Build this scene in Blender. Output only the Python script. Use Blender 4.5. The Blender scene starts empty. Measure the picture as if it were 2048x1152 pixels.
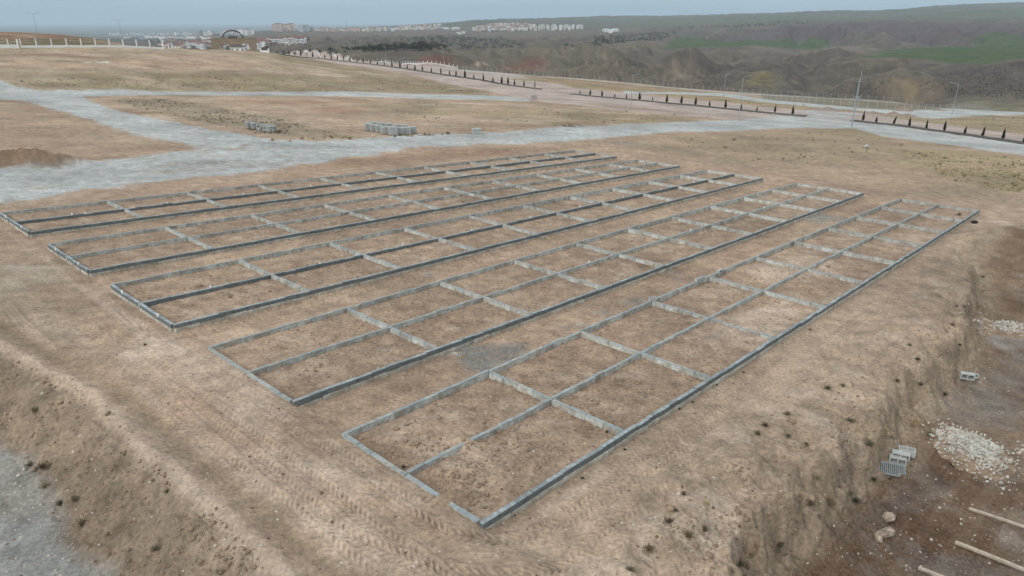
import bpy, math, random
import numpy as np
from mathutils import Matrix, Vector
rng = np.random.default_rng(7); random.seed(7)
R_ = math.radians
sc = bpy.context.scene

# ------------------------------------------------------------------ camera
F, CX, CY, YH = 1395.0, 1024.0, 576.0, 42.0          # photo pixels (2048 wide)
PITCH = math.atan((CY - YH) / F)
CAMZ = 14.0
cam_d = bpy.data.cameras.new('camera'); cam = bpy.data.objects.new('camera', cam_d)
sc.collection.objects.link(cam); sc.camera = cam
cam.location = (0, 0, CAMZ); cam.rotation_euler = (math.pi / 2 - PITCH, 0, 0)
cam_d.sensor_width = 36.0; cam_d.lens = 36.0 * F / 2048.0
cam_d.clip_start = 0.1; cam_d.clip_end = 90000.0

# ------------------------------------------------------------------ world, sun, exposure
SUN_EL, SUN_AZ = R_(38), R_(226)                      # azimuth clockwise from +Y (view direction)
w = bpy.data.worlds.new('World'); sc.world = w; w.use_nodes = True
nt = w.node_tree; nt.nodes.clear()
def wn(t, **k):
    n = nt.nodes.new(t)
    for a, b in k.items(): setattr(n, a, b)
    return n
out = wn('ShaderNodeOutputWorld'); bg = wn('ShaderNodeBackground'); bg.inputs['Strength'].default_value = 0.10
sky = wn('ShaderNodeTexSky', sky_type='NISHITA', sun_disc=False, sun_elevation=SUN_EL, sun_rotation=SUN_AZ)
sky.air_density = 1.5; sky.dust_density = 2.0
tc = wn('ShaderNodeTexCoord'); sep = wn('ShaderNodeSeparateXYZ')
nt.links.new(tc.outputs['Generated'], sep.inputs[0])
ramp = wn('ShaderNodeValToRGB')                       # even overcast deck: dull at the horizon, brighter overhead
cr = ramp.color_ramp
cr.elements[0].position = 0.0; cr.elements[0].color = (0.34, 0.50, 0.62, 1)
cr.elements[1].position = 1.0; cr.elements[1].color = (0.98, 1.0, 1.0, 1)
e = cr.elements.new(0.035); e.color = (0.47, 0.64, 0.715, 1)
e = cr.elements.new(0.09); e.color = (0.60, 0.75, 0.805, 1)
e = cr.elements.new(0.35); e.color = (0.82, 0.88, 0.90, 1)
nt.links.new(sep.outputs['Z'], ramp.inputs['Fac'])
mp = wn('ShaderNodeMapping'); mp.inputs['Scale'].default_value = (1.0, 1.0, 15.0)
nz = wn('ShaderNodeTexNoise'); nz.inputs['Scale'].default_value = 2.2; nz.inputs['Detail'].default_value = 5
nt.links.new(tc.outputs['Generated'], mp.inputs[0]); nt.links.new(mp.outputs[0], nz.inputs['Vector'])
mr = wn('ShaderNodeMapRange'); mr.inputs['From Min'].default_value = .3; mr.inputs['From Max'].default_value = .7
mr.inputs['To Min'].default_value = 7.9; mr.inputs['To Max'].default_value = 11.0
nt.links.new(nz.outputs['Fac'], mr.inputs['Value'])
vm = wn('ShaderNodeVectorMath', operation='SCALE')
nt.links.new(ramp.outputs['Color'], vm.inputs[0]); nt.links.new(mr.outputs[0], vm.inputs['Scale'])
mx = wn('ShaderNodeMix', data_type='RGBA'); mx.inputs['Factor'].default_value = 0.9
nt.links.new(sky.outputs[0], mx.inputs['A']); nt.links.new(vm.outputs[0], mx.inputs['B'])
nt.links.new(mx.outputs['Result'], bg.inputs['Color']); nt.links.new(bg.outputs[0], out.inputs['Surface'])

sun_d = bpy.data.lights.new('sun', 'SUN'); sun_d.energy = 1.5; sun_d.angle = R_(12); sun_d.color = (1, .965, .91)
sun = bpy.data.objects.new('sun', sun_d); sc.collection.objects.link(sun)
sdir = Vector((math.sin(SUN_AZ) * math.cos(SUN_EL), math.cos(SUN_AZ) * math.cos(SUN_EL), math.sin(SUN_EL)))
sun.rotation_euler = sdir.to_track_quat('Z', 'Y').to_euler(); sun.location = (0, -20, 60)
vs = sc.view_settings; vs.view_transform = 'Standard'; vs.look = 'None'; vs.exposure = 0.10; vs.gamma = 1; vs.use_curve_mapping = False
sc.cycles.use_denoising = True; sc.cycles.max_bounces = 5; sc.cycles.volume_bounces = 1; sc.cycles.diffuse_bounces = 2

# ------------------------------------------------------------------ noise (numpy)
def _h(ix, iy, s):
    n = (ix * 374761393 + iy * 668265263 + s * 974711) & 0x7fffffff
    n = ((n ^ (n >> 13)) * 1274126177) & 0x7fffffff
    return ((n ^ (n >> 16)) & 0xffff) / 65535.0
def vnoise(x, y, s=0):
    xf = np.floor(x); yf = np.floor(y); ix = xf.astype(np.int64); iy = yf.astype(np.int64)
    fx = x - xf; fy = y - yf; fx = fx * fx * fx * (fx * (fx * 6 - 15) + 10); fy = fy * fy * fy * (fy * (fy * 6 - 15) + 10)
    a = _h(ix, iy, s); b = _h(ix + 1, iy, s); c = _h(ix, iy + 1, s); d = _h(ix + 1, iy + 1, s)
    return (a + (b - a) * fx) * (1 - fy) + (c + (d - c) * fx) * fy
def fbm(x, y, s=0, o=4, g=.5):
    t = 0; a = 1; n = 0
    for k in range(o):
        t = t + a * (vnoise(x, y, s + k * 17) - .5); n += a; a *= g; x = x * 2.03 + 13.7; y = y * 2.03 - 7.1
    return t / n * 2
def sstep(a, b, x):
    t = np.clip((x - a) / (b - a), 0, 1); return t * t * (3 - 2 * t)

# ------------------------------------------------------------------ ground shape
CP, SP = math.cos(PITCH), math.sin(PITCH)
def ray(u, v):
    dx = (np.asarray(u, float) - CX) / F; dy = -(np.asarray(v, float) - CY) / F
    return dx, dy * SP + CP, dy * CP - SP
NX, NY, NZ = 0.04071792, 0.04327214, 0.99823323       # normal of the building plot: it falls gently to the far right
H0 = 12.0
def plot(x, y): return CAMZ - (H0 + NX * x + NY * y) / NZ   # height of the wall tops
def unit(a): a = np.array(a, float); return a / np.linalg.norm(a)
V1 = unit(ray(-596, 40.6)); V2 = unit(ray(2360, 167.6))  # across the rows / along the rows
NV = np.array([NX, NY, NZ])
def st(x, y):
    z = plot(x, y) - CAMZ
    return x * V2[0] + y * V2[1] + z * V2[2], x * V1[0] + y * V1[1] + z * V1[2]
def P3(s, t, up=0.0):
    p = s * V2 + t * V1 + (-H0 + up) * NV; return np.array([p[0], p[1], p[2] + CAMZ])
def P3px(u, v, up=0.0):
    r = np.array(ray(u, v)); k = (-H0 + up) / (NV @ r); p = r * k; return np.array([p[0], p[1], p[2] + CAMZ])

# far terrain: profiles along bearings, (distance m, pixel row seen there) or (distance, None, metres below camera)
PROF = {
 -500: (180, [(300, 95), (345, 81), (400, 62), (450, None, -14), (800, None, -50), (1500, None, -58)]),
 0: (180, [(300, 95), (345, 81), (400, 60), (450, None, -14), (800, None, -50), (1500, None, -58)]),
 130: (185, [(300, 94.5), (345, 83), (400, 66), (450, None, -16), (800, None, -52), (1500, None, -58)]),
 245: (190, [(300, 94), (350, 88), (390, 79), (430, None, -22), (800, None, -48), (1400, None, -53), (2400, None, -62), (3700, None, -76)]),
 335: (200, [(310, 96.5), (340, 97.5), (420, None, -25), (800, None, -46), (1400, None, -53), (2400, None, -62), (3700, None, -76)]),
 430: (200, [(330, 99), (400, 100), (486, 101.5), (600, None, -34), (900, None, -46), (1400, None, -51), (2400, None, -56), (3700, None, -64)]),
 520: (205, [(330, 100.5), (400, 103), (450, 104.5), (520, None, -26), (700, None, -40), (900, None, -47), (1400, None, -48), (2400, 72), (3500, 63)]),
 640: (205, [(300, 133), (370, 121), (390, 118.5), (420, 116), (470, None, -30), (600, None, -38), (750, 110), (1000, 98), (1300, 88), (1700, 80), (2500, 70), (3500, 63)]),
 800: (220, [(290, 151), (330, 138.5), (360, 133.5), (420, 126), (480, None, -35), (600, 119), (900, 104), (1050, None, -52), (1300, 98), (1600, 74), (1750, None, -50), (2800, 66), (3500, 61), (4300, 53)]),
 900: (230, [(270, 166), (305, 150.5), (340, 143), (400, 134.5), (470, None, -36), (600, 122), (850, 102), (1000, None, -54), (1300, 99), (1600, 70), (1750, None, -48), (2800, 65), (3400, 58), (4000, 51), (4700, 45)]),
 960: (235, [(288, 157), (330, 146), (380, 140.5), (440, None, -38), (520, None, -45), (600, 127), (900, 98), (1050, None, -58), (1400, 94), (1700, 71), (1900, None, -50), (2700, 66), (3300, 56), (4000, 48), (4800, 38)]),
 1100: (255, [(330, 160), (415, 150), (480, None, -45), (600, None, -52), (650, 139), (1000, 93), (1150, None, -58), (1600, 86), (1800, 76), (2600, 66), (3200, 55), (4000, 46), (5000, 35)]),
 1300: (280, [(400, 166.5), (480, None, -52), (560, None, -55), (620, 157), (1050, 92), (1200, None, -55), (1700, 82), (2300, 66), (3200, 54), (4500, 42), (6000, 34)]),
 1500: (330, [(375, 185), (450, None, -52), (520, None, -60), (580, 178), (800, 135), (1100, 98), (1250, 94), (1600, 81), (1750, None, -62), (2100, 79), (2600, 56), (3300, 46), (5000, 31), (6500, 27)]),
 1620: (330, [(380, 191), (450, None, -52), (520, None, -60), (570, 187), (760, 148), (1000, 114), (1150, 103), (1300, 97), (1550, None, -66), (1850, 84), (2550, 50), (3400, 42), (5000, 25), (6000, 22)]),
 1700: (330, [(385, 196), (450, None, -52), (520, None, -60), (565, 193), (720, 160), (900, 128), (1000, 118), (1150, 106), (1300, 100), (1500, None, -70), (1800, 85), (2500, 48), (3500, 39), (5000, 26), (6500, 21)]),
 1790: (325, [(385, 200), (450, None, -54), (520, None, -58), (600, 180), (800, 140), (950, 121), (1200, 104), (1380, 97), (1550, None, -66), (1850, 85), (2550, 46), (3500, 38), (5000, 23), (6500, 20)]),
 1850: (320, [(385, 204), (450, None, -55), (520, 198), (700, 150), (850, 128), (950, 121), (1250, 100), (1450, 94), (1600, None, -62), (1900, 85), (2600, 47), (3500, 36), (5000, 20), (6500, 11)]),
 1950: (312, [(340, 220), (390, None, -45), (460, 208), (650, 156), (800, 128), (900, 121), (1250, 98), (1420, 92), (1600, None, -62), (1900, 84), (2600, 48), (3500, 36), (5000, 18), (6300, 9)]),
 2048: (310, [(330, 225), (400, None, -46), (450, 210), (600, 160), (750, 127), (850, 119), (1250, 96), (1400, 90), (1600, None, -60), (1900, 82), (2600, 49), (3500, 35), (5000, 15), (6000, 4)]),
 2500: (310, [(330, 225), (400, None, -46), (450, 210), (600, 160), (750, 127), (850, 119), (1250, 96), (1400, 90), (1600, None, -60), (1900, 82), (2600, 49), (3500, 35), (5000, 15), (6000, 4)]),
}
LR = np.linspace(math.log(60), math.log(32000), 700)
def _columns():
    us = sorted(PROF); azs = []; Z = []
    for u in us:
        rx, ry, _ = ray(u, 90); az = math.atan2(rx, ry); azs.append(az)
        rp, pts = PROF[u]
        px = [math.log(r) for r in np.linspace(60, rp, 12)]
        pz = [plot(math.sin(az) * r, math.cos(az) * r) - CAMZ - .3 for r in np.linspace(60, rp, 12)]
        for q in pts:
            if q[1] is None: zz = q[2]
            else:
                a, b, c = ray(u, q[1]); zz = q[0] * c / math.hypot(a, b)
            px.append(math.log(q[0])); pz.append(zz)
        last = pz[-1]; rl = pts[-1][0]
        px += [math.log(rl * 1.25), math.log(max(rl * 2.0, 9000)), math.log(32000)]; pz += [last - 12, min(last - 60, -75), -130]
        Z.append(np.interp(LR, px, pz))
    return np.array(azs), np.array(Z)
AZ0, ZC = _columns()
AZG = np.linspace(-0.80, 0.80, 321)
def _smooth(a, sig, ax):
    k = np.arange(-int(3 * sig) - 1, int(3 * sig) + 2); g = np.exp(-.5 * (k / sig) ** 2); g /= g.sum()
    pad = [(0, 0), (0, 0)]; pad[ax] = (len(k) // 2, len(k) // 2)
    return np.apply_along_axis(lambda v: np.convolve(v, g, 'valid'), ax, np.pad(a, pad, mode='edge'))
ZG = np.array([np.interp(AZG, AZ0, ZC[:, j]) for j in range(len(LR))]).T
ZG = _smooth(_smooth(ZG, 4.5, 0), 1.4, 1)
def far_z(az, lr):
    i = np.clip((az - AZG[0]) / (AZG[1] - AZG[0]), 0, len(AZG) - 1.001); j = np.clip((lr - LR[0]) / (LR[1] - LR[0]), 0, len(LR) - 1.001)
    i0 = i.astype(int); j0 = j.astype(int); a = i - i0; b = j - j0
    return (ZG[i0, j0] * (1 - a) + ZG[i0 + 1, j0] * a) * (1 - b) + (ZG[i0, j0 + 1] * (1 - a) + ZG[i0 + 1, j0 + 1] * a) * b

def poly_dist(x, y, pts):
    """distance, length along, side (+ = left of travel) to an open polyline"""
    bd = np.full(x.shape, 1e18); al = np.zeros(x.shape); sd = np.ones(x.shape); acc = 0.0
    for (ax, ay), (bx, by) in zip(pts[:-1], pts[1:]):
        dx, dy = bx - ax, by - ay; L = math.hypot(dx, dy)
        if L < 1e-6: continue
        k = np.clip(((x - ax) * dx + (y - ay) * dy) / (L * L), 0, 1)
        qx = x - ax - k * dx; qy = y - ay - k * dy; d = qx * qx + qy * qy; m = d < bd
        bd = np.where(m, d, bd); al = np.where(m, acc + k * L, al)
        sd = np.where(m, np.sign(dx * (y - ay) - dy * (x - ax)), sd); acc += L
    return np.sqrt(bd), al, sd

def px_line(pts, up=-.35): return [tuple(P3px(u, v, up)[:2]) for u, v in pts]
# crest of the cut bank by the lower yard, and of the bank above the service road
BANK_R = px_line([(1395, 1240), (1440, 1152), (1492, 1066), (1553, 997), (1639, 936), (1735, 860), (1788, 778), (1845, 735), (1900, 680), (1940, 625), (1956, 566), (1938, 525), (1915, 492), (1985, 462), (2080, 440), (2300, 405)])
BANK_R = [(BANK_R[0][0] - 1.5, BANK_R[0][1] - 8)] + BANK_R
BANK_L = px_line([(-700, 470), (-300, 560), (-60, 655), (20, 705), (95, 748), (180, 800), (240, 862), (300, 925), (395, 1000), (470, 1070), (560, 1160), (680, 1260)])
BANK_L = BANK_L + [(BANK_L[-1][0] + 5, BANK_L[-1][1] - 5)]
MOUND = [  # soil heaps: pixel centre, radii m, height
 ((945, 958), 1.5, .8, .20), ((908, 1006), .5, .42, .24), ((1015, 932), 1.2, .8, .20), ((925, 893), .55, .5, .28),
 ((1470, 655), 2.4, 1.6, .14), ((1540, 545), 2.2, 1.5, .22), ((1640, 525), 2.0, 1.3, .16), ((1390, 690), 2.0, 1.4, .12),
 ((55, 322), 4.5, 3.0, 1.1), ((120, 330), 4, 2, .6), ((1950, 478), 1.6, 1.2, .5), ((2010, 470), 3.0, 1.6, .7)]
MOUND = [(P3px(*c, -.3)[:2], a, b, h) for c, a, b, h in MOUND]

def hbase(x, y):
    x = np.asarray(x, float); y = np.asarray(y, float)
    Rr = np.hypot(x, y); az = np.arctan2(x, y); lr = np.log(np.maximum(Rr, 60))
    azc = np.clip(az, -.79, .79)
    zp = plot(x, y)
    s, t = st(x, y)
    # level of the soil relative to the wall tops
    off = -0.225 - .07 * sstep(34, 58, s) + 0 * x
    ks = np.clip((s - 11.43) / 66.0, 0, 1)
    for a0, a1, c0 in ((11.0, 11.0, 8.5), (20.5, 21.3, 17.9), (30.4, 32.1, 28.0), (41.1, 42.7, 38.5), (52.0, 52.0, 49.0)):   # lanes lie a little lower than the cells
        lo_ = a0 + (a1 - a0) * ks; off = off - .15 * sstep(lo_ + .1, lo_ - .15, t) * sstep(c0 - 1.0, c0 + 1.2, t) * sstep(10, 12.5, s) * sstep(80, 77, s)
    off = off + np.where(t < 29, .165, -.13) * sstep(12.0, 11.2, s) * sstep(2, 10.5, s)  # filled up level beside the near ends
    z = zp + off
    near = Rr < 260
    z = np.where(near, z, zp - .3)
    wf = sstep(110, 170, Rr)
    zfar = far_z(azc, lr) + CAMZ
    z = z * (1 - wf) + zfar * wf
    # gullied hills
    m = Rr > 420
    if m.any():
        xm, ym, rm = x[m], y[m], Rr[m]
        k = sstep(430, 650, rm) * (1 - .75 * sstep(5000, 12000, rm))
        wx = xm + 40 * fbm(xm / 160, ym / 160, 5, 2); wy = ym + 40 * fbm(xm / 160, ym / 160, 9, 2)
        n = 1 - np.abs(fbm(wx / 130, wy / 130, 21, 3)) * 2.2
        n2 = 1 - np.abs(fbm(wx / 42, wy / 42, 31, 2)) * 2
        am = az[m]; fld = sstep(.17, .21, am) * (1 - sstep(.43, .47, am)) * sstep(1080, 1160, rm) * (1 - sstep(1620, 1720, rm)) + sstep(.41, .46, am) * sstep(820, 900, rm) * (1 - sstep(1420, 1520, rm))
        k = k * (1 - .88 * np.clip(fld, 0, 1)); z[m] += 16 * fbm(xm / 800, ym / 800, 71, 3) * sstep(3000, 4500, rm) * (1 - sstep(9000, 14000, rm))
        n3 = 1 - np.abs(fbm(wx / 300 + 3.1, wy / 300, 25, 2)) * 2.2; z[m] += k * (n3 - .62) * np.clip(rm / 40, 14, 26) * (1 - sstep(1150, 1500, rm)) * sstep(-.12, .02, az[m])
        n4 = 1 - np.abs(fbm(wx / 210 + 7.7, wy / 330, 27, 3)) * 2.3; z[m] += (n4 - .6) * 34 * sstep(.10, .18, am) * sstep(1700, 1900, rm) * (1 - sstep(2250, 2550, rm))
        rv = np.exp(-(fbm(wx / 230 + 1.3, wy / 300, 73, 3) / .10) ** 2) + .6 * np.exp(-(fbm(wx / 110 + 5.3, wy / 150, 75, 3) / .12) ** 2)
        z[m] -= rv * (k * 15 * (1 - sstep(1050, 1250, rm)) * sstep(-.14, 0, am) + 30 * sstep(.08, .16, am) * sstep(1720, 1900, rm) * (1 - sstep(2250, 2600, rm)))
        z[m] += k * 1.35 * ((n - .6) * np.clip(rm / 52, 9, 30) * (1 - .72 * sstep(1200, 1700, rm)) + (n2 - .5) * np.clip(rm / 200, 2.6, 6) * (1 - .6 * sstep(1200, 1700, rm)))
    # banks
    b = (Rr < 140)
    if b.any():
        xb, yb = x[b], y[b]; zb = z[b]
        d, al, sd = poly_dist(xb, yb, BANK_R); d = -sd * d                        # positive = yard side
        d = d + .95 * fbm(xb / 1.6, yb / 1.6, 41, 4) + .5 * fbm(xb / 6, yb / 6, 42, 2)
        gul = .66 * fbm(xb / .95, yb / .95, 45, 4)
        fade = 1 - sstep(50, 68, np.hypot(xb, yb))
        drop = .28 * sstep(-3.2, -.2, d) + 1.2 * sstep(-.3, .6, d) + .3 * sstep(.5, 2.6, d)
        lump = (.35 * sstep(-3.5, -1.5, d) + .65 * sstep(-1.0, -.1, d)) * (1 - sstep(.7, 1.6, d))
        berm = .30 * np.exp(-((d + 1.6) / 1.1) ** 2) * (0.6 + fbm(al / 2.5, al * 0, 47, 2))
        zb = zb - fade * drop + fade * lump * (gul + .34 * fbm(xb / .6, yb / .6, 43, 4)) + fade * berm
        d, al, sd = poly_dist(xb, yb, BANK_L); d = -sd * d                         # positive = road side
        d2 = d + .35 * fbm(xb / 1.5, yb / 1.5, 51, 3)
        drop = .25 * sstep(-.3, .4, d2) + 1.1 * sstep(.2, 2.7, d2)
        lump = sstep(-.3, .6, d2) * (1 - sstep(2.2, 3.0, d2))
        zb = zb - drop + lump * (.30 * fbm(xb / .8, yb / .8, 53, 4, .6)) + .10 * np.exp(-((d2 + .1) / .3) ** 2)
        zb = zb - .09 * np.exp(-((d + .95) / .38) ** 2)                              # wheel rut along the crest
        for c, a, bb, h in MOUND:
            q = ((xb - c[0]) / a) ** 2 + ((yb - c[1]) / bb) ** 2
            mm = q < 6
            if mm.any():
                zb[mm] += h * np.exp(-q[mm] * 1.2) * (1 + .35 * fbm(xb[mm] / .6, yb[mm] / .6, 61, 3))
        z[b] = zb
    return z

RG = np.exp(np.linspace(math.log(8.5), math.log(13000), 760))
def gp(u, v, rmin=0):
    """points of the ground seen at photo pixels"""
    u = np.atleast_1d(np.asarray(u, float)); v = np.atleast_1d(np.asarray(v, float)); res = np.zeros((len(u), 3))
    for a in range(0, len(u), 600):
        uu, vv = u[a:a + 600], v[a:a + 600]
        rx, ry, rz = ray(uu, vv); hh = np.hypot(rx, ry); cx, cy, tz = rx / hh, ry / hh, rz / hh
        X = cx[:, None] * RG; Y = cy[:, None] * RG; Zr = CAMZ + tz[:, None] * RG
        D = Zr - hbase(X.ravel(), Y.ravel()).reshape(X.shape)
        D = np.where(RG[None, :] < rmin, 1, D)
        hit = D < 0; i = np.where(hit.any(1), hit.argmax(1), len(RG) - 210); i = np.maximum(i, 1)
        k = np.arange(len(uu)); d0 = D[k, i - 1]; d1 = D[k, i]
        f = np.clip(np.where(hit.any(1), d0 / (d0 - d1 + 1e-9), 0), 0, 1); Rh = RG[i - 1] + f * (RG[i] - RG[i - 1])
        x, y = cx * Rh, cy * Rh
        res[a:a + 600] = np.c_[x, y, hbase(x, y)]
    return res
def g1(u, v, rmin=0): return gp([u], [v], rmin)[0]

# ------------------------------------------------------------------ helpers
COL = sc.collection
def tag(o, label=None, cat=None, group=None, kind=None):
    if label: o['label'] = label
    if cat: o['category'] = cat
    if group: o['group'] = group
    if kind: o['kind'] = kind
    return o
def empty(name, loc, rz=0, rot=None):
    o = bpy.data.objects.new(name, None); COL.objects.link(o); o.location = loc
    o.rotation_euler = rot if rot is not None else (0, 0, rz); o.empty_display_size = .2; return o
def mesh(name, verts, faces, mats=(), smooth=False, mi=None):
    m = bpy.data.meshes.new(name); m.from_pydata([tuple(map(float, q)) for q in verts], [], [tuple(map(int, q)) for q in faces])
    for k in mats: m.materials.append(k)
    if mi is not None: m.polygons.foreach_set('material_index', np.asarray(mi, np.int32))
    if smooth: m.polygons.foreach_set('use_smooth', np.ones(len(m.polygons), bool))
    m.update(); return m
def obj(name, me, parent=None, loc=None, rot=None, scale=None):
    o = bpy.data.objects.new(name, me); COL.objects.link(o)
    if parent: o.parent = parent
    if loc is not None: o.location = loc
    if rot is not None: o.rotation_euler = rot
    if scale is not None: o.scale = scale
    return o
class MB:
    """collects simple solids into one mesh"""
    def __init__(s): s.v = []; s.f = []
    def add(s, v, f):
        b = len(s.v); s.v += [tuple(q) for q in v]; s.f += [tuple(i + b for i in q) for q in f]; return s
    def box(s, x0, x1, y0, y1, z0, z1):
        return s.add([(x0, y0, z0), (x1, y0, z0), (x1, y1, z0), (x0, y1, z0), (x0, y0, z1), (x1, y0, z1), (x1, y1, z1), (x0, y1, z1)],
                     [(3, 2, 1, 0), (4, 5, 6, 7), (0, 1, 5, 4), (1, 2, 6, 5), (2, 3, 7, 6), (3, 0, 4, 7)])
    def tube(s, pts, rad, n=8):
        pts = [Vector(p) for p in pts]; rad = rad if isinstance(rad, (list, tuple)) else [rad] * len(pts); rings = []
        for i, p in enumerate(pts):
            d = (pts[min(i + 1, len(pts) - 1)] - pts[max(i - 1, 0)]).normalized()
            a = d.orthogonal().normalized() if abs(d.z) < .99 else Vector((1, 0, 0)); b = d.cross(a).normalized(); a = b.cross(d)
            rings.append([p + (a * math.cos(2 * math.pi * k / n) + b * math.sin(2 * math.pi * k / n)) * rad[i] for k in range(n)])
        v = [q for r in rings for q in r]; f = []
        for i in range(len(pts) - 1):
            for k in range(n): f.append((i * n + k, i * n + (k + 1) % n, (i + 1) * n + (k + 1) % n, (i + 1) * n + k))
        f.append(tuple(range(n))[::-1]); f.append(tuple(range((len(pts) - 1) * n, len(pts) * n)))
        return s.add(v, f)
    def mesh(s, name, mat, smooth=False): return mesh(name, s.v, s.f, [mat] if mat else [], smooth)

def mat(name, col, rough=.9, var=.25, scale=6.0, bump=.0, bscale=None, rnd=0.0, detail=5, spec=.2, tint=None, tscale=1.0, tamt=.5):
    m = bpy.data.materials.new(name); m.use_nodes = True; t = m.node_tree; L = t.links; N = t.nodes
    b = N['Principled BSDF']; b.inputs['Roughness'].default_value = rough; b.inputs['Specular IOR Level'].default_value = spec
    tcn = N.new('ShaderNodeTexCoord'); nn = N.new('ShaderNodeTexNoise'); nn.inputs['Scale'].default_value = scale; nn.inputs['Detail'].default_value = detail
    g = N.new('ShaderNodeNewGeometry'); L.new(g.outputs['Position'], nn.inputs['Vector'])
    r = N.new('ShaderNodeMapRange'); r.inputs['From Min'].default_value = .3; r.inputs['From Max'].default_value = .7
    r.inputs['To Min'].default_value = 1 - var; r.inputs['To Max'].default_value = 1 + var; L.new(nn.outputs['Fac'], r.inputs['Value'])
    base = N.new('ShaderNodeRGB'); base.outputs[0].default_value = (*col, 1); src = base.outputs[0]
    if tint:
        n2 = N.new('ShaderNodeTexNoise'); n2.inputs['Scale'].default_value = tscale; n2.inputs['Detail'].default_value = 4; L.new(g.outputs['Position'], n2.inputs['Vector'])
        r2 = N.new('ShaderNodeMapRange'); r2.inputs['From Min'].default_value = .42; r2.inputs['From Max'].default_value = .62; r2.inputs['To Max'].default_value = tamt
        L.new(n2.outputs['Fac'], r2.inputs['Value']); mi = N.new('ShaderNodeMix'); mi.data_type = 'RGBA'; L.new(r2.outputs[0], mi.inputs['Factor'])
        L.new(src, mi.inputs['A']); mi.inputs['B'].default_value = (*tint, 1); src = mi.outputs['Result']
    sc_ = N.new('ShaderNodeVectorMath'); sc_.operation = 'SCALE'; L.new(src, sc_.inputs[0]); L.new(r.outputs[0], sc_.inputs['Scale']); src = sc_.outputs[0]
    if rnd:
        oi = N.new('ShaderNodeObjectInfo'); r3 = N.new('ShaderNodeMapRange'); r3.inputs['To Min'].default_value = 1 - rnd; r3.inputs['To Max'].default_value = 1 + rnd
        L.new(oi.outputs['Random'], r3.inputs['Value']); s2 = N.new('ShaderNodeVectorMath'); s2.operation = 'SCALE'
        L.new(src, s2.inputs[0]); L.new(r3.outputs[0], s2.inputs['Scale']); src = s2.outputs[0]
    L.new(src, b.inputs['Base Color'])
    if bump:
        bn = N.new('ShaderNodeTexNoise'); bn.inputs['Scale'].default_value = bscale or scale * 3; bn.inputs['Detail'].default_value = 6; L.new(g.outputs['Position'], bn.inputs['Vector'])
        bp = N.new('ShaderNodeBump'); bp.inputs['Strength'].default_value = .6; bp.inputs['Distance'].default_value = bump
        L.new(bn.outputs['Fac'], bp.inputs['Height']); L.new(bp.outputs[0], b.inputs['Normal'])
    return m
# ------------------------------------------------------------------ ground sheet
def _axes():
    fine = np.linspace(-.80, .80, 1000); a = list(fine)
    a += list(np.linspace(.80, 2 * math.pi - .80, 62)[1:-1]); a = np.array(a)
    r = [3.0, 6.0, 8.0, 9.5]; x = 10.5
    while x < 30000:
        r.append(x); x += max(.03, min(x * x / (13 * 1395) * 3.0, x * .0115))
    r.append(31500); return a, np.array(r)
GA, GR = _axes(); NA, NR = len(GA), len(GR)
AA, RR = np.meshgrid(GA, GR); gx = (np.sin(AA) * RR).ravel(); gy = (np.cos(AA) * RR).ravel()
grr = np.hypot(gx, gy); gz = hbase(gx, gy)
gs, gt = st(gx, gy)

# colours (linear base colours)
DIRT = np.array([.350, .254, .183]); PINK = np.array([.405, .280, .200]); PALE = np.array([.480, .378, .300]); DUST = np.array([.405, .312, .235])
GRAVEL = np.array([.385, .410, .407]); LANE = np.array([.395, .325, .288]); OLIVE = np.array([.200, .165, .098]); STRAW = np.array([.330, .262, .150])
DAMP_SHADE = np.array([.185, .120, .075]); YARD = np.array([.175, .118, .078]); HILL = np.array([.122, .102, .080]); UMBER = np.array([.082, .066, .057])
GREEN = np.array([.055, .085, .030]); REDS = np.array([.150, .068, .050]); GREYS = np.array([.24, .235, .215]); SCRUB = np.array([.115, .118, .080])
n_big = fbm(gx / 14, gy / 14, 101, 4); n_mid = fbm(gx / 3.1, gy / 3.1, 111, 4); n_sm = fbm(gx / .55, gy / .55, 121, 3)
col = np.tile(DIRT, (len(gx), 1)); grain = np.full(len(gx), 1.0)
def lerp(m, c, k=1.0):
    global col
    m = np.clip(m * k, 0, 1)[:, None]; col = col * (1 - m) + np.asarray(c) * m
lerp(sstep(-.1, .55, n_big), PINK, .7); lerp(sstep(.1, .6, n_mid), DUST, .45); lerp(sstep(.15, .6, -n_big), np.array([.29, .215, .15]), .5)

def poly_world(px, rmin=0): q = np.array(px, float); return gp(q[:, 0], q[:, 1], rmin)[:, :2]
def poly_sd(px, pad, rmin=0):
    P = poly_world(px, rmin); x0, y0 = P.min(0) - pad; x1, y1 = P.max(0) + pad
    idx = np.where((gx > x0) & (gx < x1) & (gy > y0) & (gy < y1))[0]; x, y = gx[idx], gy[idx]
    bd = np.full(len(idx), 1e18); ins = np.zeros(len(idx), bool); Q = np.roll(P, -1, 0)
    for (ax, ay), (bx, by) in zip(P, Q):
        dx, dy = bx - ax, by - ay; L2 = dx * dx + dy * dy + 1e-12
        k = np.clip(((x - ax) * dx + (y - ay) * dy) / L2, 0, 1); bd = np.minimum(bd, (x - ax - k * dx) ** 2 + (y - ay - k * dy) ** 2)
        c = (ay > y) != (by > y); xi = ax + (y - ay) / (by - ay + 1e-12) * dx; ins ^= c & (x < xi)
    return idx, np.where(ins, 1, -1) * np.sqrt(bd)
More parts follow.
